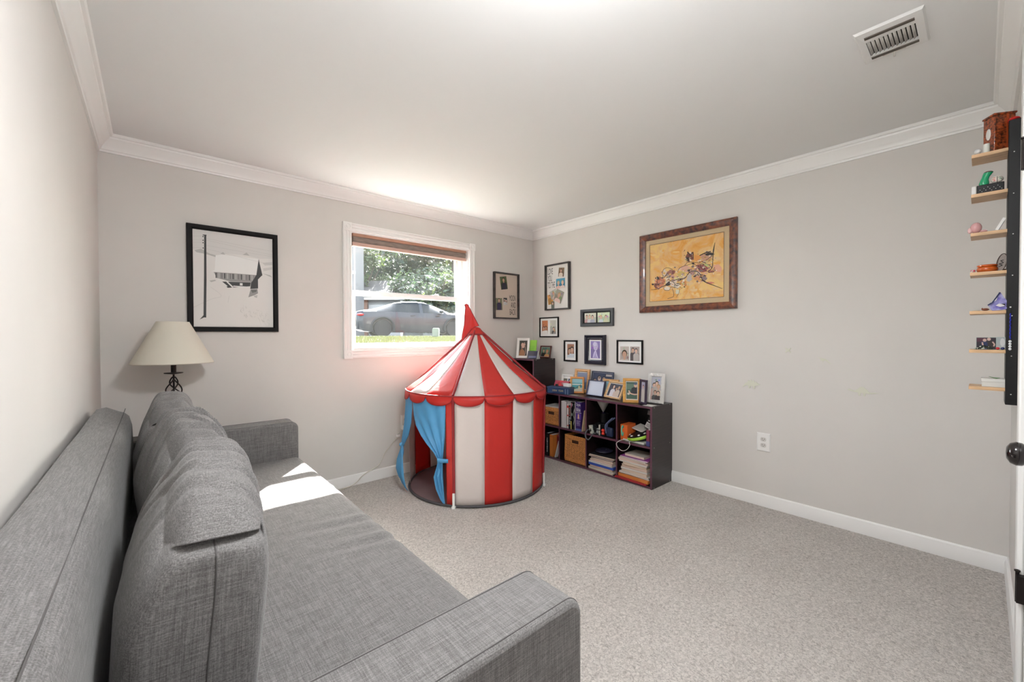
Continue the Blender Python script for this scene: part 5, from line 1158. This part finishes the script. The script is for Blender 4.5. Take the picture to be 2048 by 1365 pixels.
MB().box(-.0125, .0125, .0005, .010, 0, .048).build('block', mat('acrylic_edge', (.36, .50, .46), .1), pf2); art('photo', [(rect(-.012, .001, .012, .047), (.42, .45, .46)), (ell(.002, .028, .006, .016), (.66, .66, .66)), (rect(-.012, .001, .012, .012), (.5, .52, .52))], pf2, -.0002)
bd = keep('bead_pile', 'dark speckled bead bracelet heaped before the couple photo', 'bracelet', -.606, WY+.090, PZ[5]+.0005)
for k in range(34):
    q2 = random.Random(k); yy = -.022+.044*q2.random(); hh = .012*(1-((yy+.006)/.024)**2 if abs(yy+.006) < .024 else 0)
    MB().ball((q2.uniform(-.006, .006), yy, .003+max(0, hh)*q2.random()), .003, seg=7, rings=5).build('bead', mat('dark_bead', (.02, .03, .02), .25) if k % 3 else mat('pale_bead', (.55, .58, .5), .25), bd, smooth=180)
for nm, lb, dy, c in (('red_bead', 'single round red bead on the sixth shelf', .053, (.55, .02, .03)), ('blue_bead', 'single dark blue bead beside the red one', .041, (.03, .04, .14))):
    b_ = keep(nm, lb, 'bead', -.608, WY+dy, PZ[5]+.0005); MB().ball((0, 0, .005), .005, .0055, .005, 12, 8).build('bead', flat(c, .25), b_, smooth=180)
gbx = keep('gift_box', 'white lidded gift box on the lowest narrow shelf', 'box', -.572, WY+.062, PZ[6]+.0005); MB().box(-.035, .04, -.028, .030, 0, .021).build('base', mat('white_gift_card', (.66, .65, .61), .6), gbx); MB().box(-.037, .042, -.030, .032, .019, .0315).build('lid', mat('white_gift_card', (.66, .65, .61), .6), gbx, bevel=.001)
sp_ = keep('green_sprig', 'small green leaf sprig lying on the white gift box', 'leaves', -.600, WY+.060, PZ[6]+.0325)
for k in range(5): 
    a = -.6+.3*k; MB().ball((0, 0, 0), .0022, .0075, .0012, 8, 5, M=Matrix.Translation((0, .004*(k-2), .002+.0008*k)) @ Matrix.Rotation(a*.6, 4, 'X')).build('leaf', mat('sage_leaf', (.14, .26, .12), .6), sp_, smooth=180)
rc = keep('red_beanie', 'bright red cloth beanie resting on top of the black spine', 'hat', -.590, WY+.020, .873+1.0655); MB().ball((0, 0, .008), .03, .016, .008, 16, 8).build('cloth', mat('bright_red_cloth', (.62, .02, .02), .7), rc, smooth=180)
# ------------------------------------------------------------------ outside: lawn, street, cars, trees, houses
GRASS = mat('lawn_soil_green', (.026, .034, .012), .9, vscale=3, col2=(.05, .055, .02))
ASPH = mat('asphalt', (.05, .05, .05), .9, var=.2, vscale=4)
CONC = mat('pale_concrete', (.55, .53, .50), .85, var=.06, vscale=6)
ed = Vector((.965, -.26)).normalized(); nrm = Vector((.26, .965)).normalized(); P0 = Vector((4.44, 10.2))
def gz(x, y):
    d = (Vector((x, y))-P0).dot(nrm)          # negative on the lawn side
    t = min(1, max(0, 1+d/11)); return .985+.115*t
mb = MB(); rows = []
for i in range(17):
    t = i/16; row = []
    for k in range(21):
        s = -16+k*1.35
        far = P0+ed*s; near = Vector((far.x-2.0+(-.2*s if s < 0 else 0)*0, .2))
        p = near.lerp(far, t); row.append((p.x, p.y, .985+.115*t))
    rows.append(row)
struct(mb.sheet(rows).build('lawn', GRASS, smooth=60))
mb = MB(); a, b = P0+ed*(-60), P0+ed*60; c_, d_ = b+nrm*90, a+nrm*90
mb.add([(a.x, a.y, 1.085), (b.x, b.y, 1.085), (c_.x, c_.y, 1.085), (d_.x, d_.y, 1.085)], [(0, 1, 2, 3)]); struct(mb.build('street', ASPH))
a, b = P0+ed*(-14), P0+ed*12; mb = MB()
mb.tube([(a.x, a.y, 1.03), (b.x, b.y, 1.03)], .1, 8); struct(mb.build('kerb', CONC))
gm = bpy.data.materials.new('grass_blade'); gm.use_nodes = True
t_ = gm.node_tree; pN = t_.nodes['Principled BSDF']; pN.inputs['Base Color'].default_value = (.028, .036, .011, 1); pN.inputs['Roughness'].default_value = .6
tlN = t_.nodes.new('ShaderNodeBsdfTranslucent'); tlN.inputs[0].default_value = (.048, .054, .018, 1); mxN = t_.nodes.new('ShaderNodeMixShader'); mxN.inputs[0].default_value = .45
t_.links.new(pN.outputs[0], mxN.inputs[1]); t_.links.new(tlN.outputs[0], mxN.inputs[2]); t_.links.new(mxN.outputs[0], t_.nodes['Material Output'].inputs[0])
gv = []; gf = []; q_ = random.Random(77)
for _ in range(42000):
    t = q_.random()**.8; s = -9.5+q_.random()*13.5
    far = P0+ed*s; near = Vector((-2.6+(s+9.5)/13.5*3.4, .25)); p = near.lerp(far, t)
    z_ = gz(p.x, p.y)-.01; h = q_.uniform(.03, .075)*(1+.6*(q_.random() > .985)); an = q_.uniform(0, 6.28); w_ = .005+.006*t
    dx, dy = math.cos(an)*w_, math.sin(an)*w_; lx, ly = q_.uniform(-.03, .03), q_.uniform(-.03, .03); o_ = len(gv)
    gv += [(p.x-dx, p.y-dy, z_), (p.x+dx, p.y+dy, z_), (p.x+lx, p.y+ly, z_+h)]; gf.append((o_, o_+1, o_+2))
me = bpy.data.meshes.new('lawn_grass'); me.from_pydata(gv, [], gf); me.materials.append(gm)
go = bpy.data.objects.new('lawn_grass', me); COL.objects.link(go); go['kind'] = 'stuff'; tag(go, 'sunlit yellow-green grass blades on the lawn outside the window', 'grass')
BRICK = mat('house_brick', (.20, .10, .075), .9, vscale=30, col2=(.12, .06, .05))
mb = MB(); mb.box(-9, -W-.15, .08, .2, 0, 6).box(.15, 9, .08, .2, 0, 6).box(-W-.15, .15, .08, .2, H+.1, 6)
struct(mb.build('wall_outside', BRICK))
# utility pedestal
up = thing('utility_pedestal', 'pale green utility pedestal standing in the lawn before the car', 'utility box', (3.69, 8.23, gz(3.69, 8.23)-.02), (0, 0, R(-41)))
UG = mat('pale_green_plastic', (.17, .22, .18), .7)
mb = MB(); mb.prism([(-.10, 0), (-.105, .24), (-.095, .29), (-.07, .315), (.07, .315), (.095, .29), (.105, .24), (.10, 0)], 'y', -.09, .09); mb.build('cover', UG, up, bevel=.01)
MB().box(-.075, .075, -.094, -.09, .05, .23).build('door_panel', UG, up, bevel=.003)

def make_car(label, loc, rz, paint, glass):
    """front towards local +x"""
    o = thing('car', label, 'car', loc, (0, 0, rz), 'parked cars')
    S = [  # x, half width, sill z, waist z, shoulder z, roof z, roof half width
        (-2.32, .62, .46, .62, .86, .90, .50), (-2.22, .78, .30, .60, .90, .96, .62), (-2.0, .86, .22, .58, .93, 1.01, .66), (-1.7, .90, .20, .58, .945, 1.05, .64), (-1.3, .915, .20, .57, .945, 1.19, .58), (-.9, .92, .20, .57, .94, 1.31, .56), (-.5, .92, .20, .56, .93, 1.375, .56), (-.1, .92, .20, .56, .92, 1.39, .56),
        (.25, .92, .20, .56, .915, 1.36, .57), (.6, .92, .20, .56, .91, 1.25, .58), (.95, .92, .20, .56, .90, 1.08, .62), (1.2, .915, .20, .56, .89, .955, .68), (1.6, .90, .20, .55, .86, .90, .66), (2.0, .86, .22, .52, .78, .82, .62), (2.2, .76, .28, .50, .70, .735, .55), (2.3, .60, .36, .50, .62, .64, .46)]
    def ring(s):
        x, w, z0, zw, zs, zr, rw = s
        h = [(-w*.94, z0), (-w, zw), (-w*.97, (zw+zs)/2), (-w*.93, zs), (-rw-.02, zs+(zr-zs)*.9), (-rw*.6, zr)]
        return [(x, a, b) for a, b in h]+[(x, -a, b) for a, b in reversed(h)]
    fineS = []
    for i in range(len(S)-1):
        for k in range(3): fineS.append(tuple(S[i][j]+(S[i+1][j]-S[i][j])*k/3 for j in range(7)))
    fineS.append(S[-1])
    rings = [ring(s) for s in fineS]; n = 12
    body = MB(); gl_ = MB()
    for i in range(len(rings)-1):
        xm = (fineS[i][0]+fineS[i+1][0])/2
        for k in range(n):
            k2 = (k+1) % n; f = [rings[i][k], rings[i][k2], rings[i+1][k2], rings[i+1][k]]
            side = k in (3, 7); top = k in (4, 5, 6)
            isg = (side and -1.55 < xm < .98 and not (.06 < xm < .12)) or (top and (.42 < xm < 1.15 or -1.62 < xm < -.85))
            (gl_ if isg else body).add(f, [(0, 1, 2, 3)])
    body.f.append(tuple(range(n))); body.m.append(0); body.f.append(tuple(range((len(rings)-1)*0+0, 0))) if False else None
    body.add(rings[-1], [tuple(range(n-1, -1, -1))])
    bo = body.build('body', paint, o, smooth=45, weld=True)
    gl_.build('windows', glass, o, smooth=45, weld=True)
    rub = mat('tyre_rubber', (.015, .015, .015), .8); al = mat('dull_alloy', (.22, .22, .22), .35, metal=.7)
    for wx in (-1.37, 1.36):
        for sy in (-1, 1):
            M_ = Matrix.Translation((wx, sy*.82, .33)) @ Matrix.Rotation(R(90*sy), 4, 'X')
            w_ = MB().lathe([(.2, -.10), (.31, -.11), (.33, -.08), (.33, .10), (.31, .125), (.23, .125)], 28, M=M_).build('wheel', rub, o, smooth=40)
            mb = MB().lathe([(.232, .11), (.23, .128), (.06, .115), (.002, .12)], 28, M=M_)
            mb.build('rim', al, w_, smooth=40)
            MB().tube([(wx+.40*math.cos(R(a)), sy*.93, .33+.40*math.sin(R(a))) for a in range(-18, 199, 8)], .05, 6).build('wheel_arch', rub, o, smooth=60)
    for sy in (-1, 1):
        MB().ball((-2.12, sy*.72, .82), .14, .16, .055, 12, 8).build('tail_light', mat('red_tail_lens', (.5, .02, .02), .2), o, smooth=180)
        MB().ball((2.1, sy*.68, .68), .14, .14, .05, 12, 8).build('head_light', mat('clear_lens', (.6, .62, .64), .1), o, smooth=180)
        MB().ball((.82, sy*1.0, .98), .09, .09, .065, 12, 8).build('wing_mirror', paint, o, smooth=180)
        for dx in (-.35, .62): MB().box(dx, dx+.16, sy*.925-.012, sy*.925+.012, .80, .82).build('door_handle', paint, o)
        MB().box(-1.0, 1.0, sy*.905-.02, sy*.905+.02, .18, .24).build('sill_trim', rub, o)
    return o
CG = mat('car_glass', (.008, .011, .012), .12, spec=.35)
make_car('dark grey fastback sedan parked outside, seen from its side', (4.86, 11.86, 1.088), math.atan2(-.26, .965), mat('slate_grey_car_paint', (.022, .027, .034), .4, spec=.4, coat=.25), CG)
make_car('silver car half hidden behind the grey sedan', (9.6, 14.2, 1.088), math.atan2(-.26, .965)+R(6), mat('silver_car_paint', (.5, .52, .54), .3, metal=.3, coat=1.0), CG)

# houses across the street
def cdep(px, Z): 
    l = (px-1024)/FPX*Z; return Vector((-3.041+.6574*Z+.7536*l, -3.148+.7536*Z-.6574*l))
hp_ = cdep(765, 31)
hs_ = thing('garage_house', 'house across the street with a white garage door and brick pier', 'house', (hp_.x, hp_.y, 1.085), (0, 0, R(-41)))
SID = mat('pale_blue_siding', (.25, .27, .28), .8); BRK = mat('brown_brick', (.26, .13, .09), .9, vscale=25, col2=(.14, .08, .06)); ROOF = mat('grey_shingles', (.07, .066, .066), .9, var=.3, vscale=8)
MB().box(-3.0, 3.0, .3, 6, 0, 2.75).build('wall', SID, hs_); MB().box(-1.75, -1.15, 0, .5, 0, 2.75).build('brick_pier', BRK, hs_); MB().box(1.35, 1.55, .0, .4, 0, 2.7).build('corner_board', TRIM, hs_)
for k in range(4): MB().box(-1.1, 1.3, .2, .29, .05+.6*k, .62+.6*k).build('garage_door_panel', mat('garage_white', (.40, .42, .43), .6), hs_, bevel=.02)
MB().box(-3.2, 3.2, -.3, 6.2, 2.75, 2.95).build('soffit', TRIM, hs_); MB().prism([(-.4, 2.95), (6.3, 2.95), (2.95, 4.6)], 'x', -3.3, 3.3).build('roof', ROOF, hs_)
hp_ = cdep(674, 27)
h2 = thing('siding_house', 'tall pale grey sided house at the left edge of the window view', 'house', (hp_.x, hp_.y, 1.085), (0, 0, R(-41)))
MB().box(-3, 1.15, 0, 1.8, 0, 9).build('wall', mat('light_grey_siding', (.17, .165, .158), .85), h2); MB().box(1.15, 1.2, -.05, .1, 0, 9).build('corner_board', TRIM, h2)
MB().box(-3.1, 1.25, -.12, 0, 4.1, 4.3).build('belt_board', TRIM, h2)
MB().prism([(-.4, 9), (2.2, 9), (.9, 10.2)], 'x', -3.3, 1.5).build('roof', ROOF, h2)
for (x0, z0) in ((-.1, 1.2), (-.1, 5.2)): 
    w_ = MB().box(x0, x0+.8, -.04, 0, z0, z0+1.4).build('window', TRIM, h2); MB().box(x0+.07, x0+.73, -.05, -.035, z0+.07, z0+1.33).build('pane', CG, w_)

# trees
LEAF = []
for k, (c1, c2) in enumerate((((.035, .060, .030), (.10, .16, .05)), ((.030, .052, .034), (.08, .13, .055)), ((.05, .075, .03), (.16, .22, .06)))):
    m = bpy.data.materials.new('leaf_%s' % ('dark_green', 'blue_green', 'olive_green')[k]); m.use_nodes = True; t_ = m.node_tree; pN = t_.nodes['Principled BSDF']
    pN.inputs['Base Color'].default_value = (*c1, 1); pN.inputs['Roughness'].default_value = .5
    tlN = t_.nodes.new('ShaderNodeBsdfTranslucent'); tlN.inputs[0].default_value = (*c2, 1); mxN = t_.nodes.new('ShaderNodeMixShader'); mxN.inputs[0].default_value = .35
    t_.links.new(pN.outputs[0], mxN.inputs[1]); t_.links.new(tlN.outputs[0], mxN.inputs[2]); t_.links.new(mxN.outputs[0], t_.nodes['Material Output'].inputs[0]); LEAF.append(m)
BARK = mat('grey_bark', (.09, .07, .055), .9, var=.3, vscale=10)
def tree(label, px, Z, h, rad, zc, lm, n, seed, leaf=.17):
    q = random.Random(seed); p = cdep(px, Z)
    o = thing('tree', label, 'tree', (p.x, p.y, 1.085), (0, 0, 0), 'trees across the street')
    pts = [(0, 0, 0), (q.uniform(-.1, .1), q.uniform(-.1, .1), zc*.5), (q.uniform(-.3, .3), q.uniform(-.3, .3), zc), (0, 0, h*.85)]
    MB().tube(bez(pts, 5), [.28-.22*i/15 for i in range(16)], 8).build('trunk', BARK, o, smooth=60)
    for k in range(5):
        a = q.uniform(0, 6.28); r_ = rad*q.uniform(.5, .8); MB().tube(bez([(0, 0, zc*.55+k*.2), (r_*.5*math.cos(a), r_*.5*math.sin(a), zc*.8+k*.3), (r_*math.cos(a), r_*math.sin(a), zc+k*.5)], 4), [.10-.009*i for i in range(9)], 6).build('branch', BARK, o, smooth=60)
    V = []; F = []
    cl = []
    for _ in range(46):
        a, b = q.uniform(0, 6.28), math.acos(q.uniform(-1, 1)); f_ = q.uniform(.25, 1)**.5
        cl.append((rad*f_*math.sin(b)*math.cos(a), rad*f_*math.sin(b)*math.sin(a), zc+(h-zc)*f_*math.cos(b), rad*q.uniform(.22, .38)))
    for _ in range(n):
        cx, cy, cz, cr_ = cl[q.randrange(len(cl))]
        d = Vector((q.gauss(0, 1), q.gauss(0, 1), q.gauss(0, .8))).normalized()*cr_*q.uniform(.45, 1.0)
        c = Vector((cx, cy, cz))+d
        if c.z < .3: continue
        u = Vector((q.gauss(0, 1), q.gauss(0, 1), q.gauss(0, 1))).normalized(); v = u.orthogonal().normalized(); s_ = leaf*q.uniform(.7, 1.5); i0 = len(V)
        V += [c-u*s_, c+v*s_*.5, c+u*s_, c-v*s_*.5]; F.append((i0, i0+1, i0+2, i0+3))
    me = bpy.data.meshes.new('foliage'); me.from_pydata([tuple(v) for v in V], [], F); me.materials.append(lm)
    f_o = bpy.data.objects.new('foliage', me); COL.objects.link(f_o); f_o.parent = o; f_o['kind'] = 'stuff'
    return o
tree('dark broad tree behind the garage, left in the window view', 748, 44, 14.5, 5.6, 6.5, LEAF[0], 9000, 1, .26)
tree('blue-green tree in the middle of the window view', 800, 41, 13.5, 5.0, 6.0, LEAF[1], 9000, 2, .25)
tree('tall olive tree, right of the middle in the window view', 850, 46, 15, 5.8, 7.0, LEAF[2], 9000, 3, .27)
tree('dark tree at the right edge of the window view', 905, 40, 13.5, 5.0, 6.0, LEAF[0], 9000, 4, .25)
tree('small bright olive tree beside the pale sided house', 727, 34, 8.5, 2.0, 4.8, LEAF[2], 3500, 5, .16)
tree('low dark bushy tree behind the silver car', 872, 30, 4.2, 2.6, 1.9, LEAF[1], 5200, 6, .15)
tree('low dark bushy tree right of the garage house', 832, 33, 4.8, 2.8, 2.2, LEAF[0], 5200, 7, .16)
tree('low bushy tree at the far right behind the cars', 925, 30, 4.6, 2.8, 2.0, LEAF[2], 5200, 8, .16)
tree('far background tree closing the gap between crowns', 775, 58, 17, 7.5, 8.0, LEAF[1], 8000, 9, .36)
tree('farthest background tree at the right', 880, 60, 18, 8.0, 8.5, LEAF[0], 8000, 10, .36)
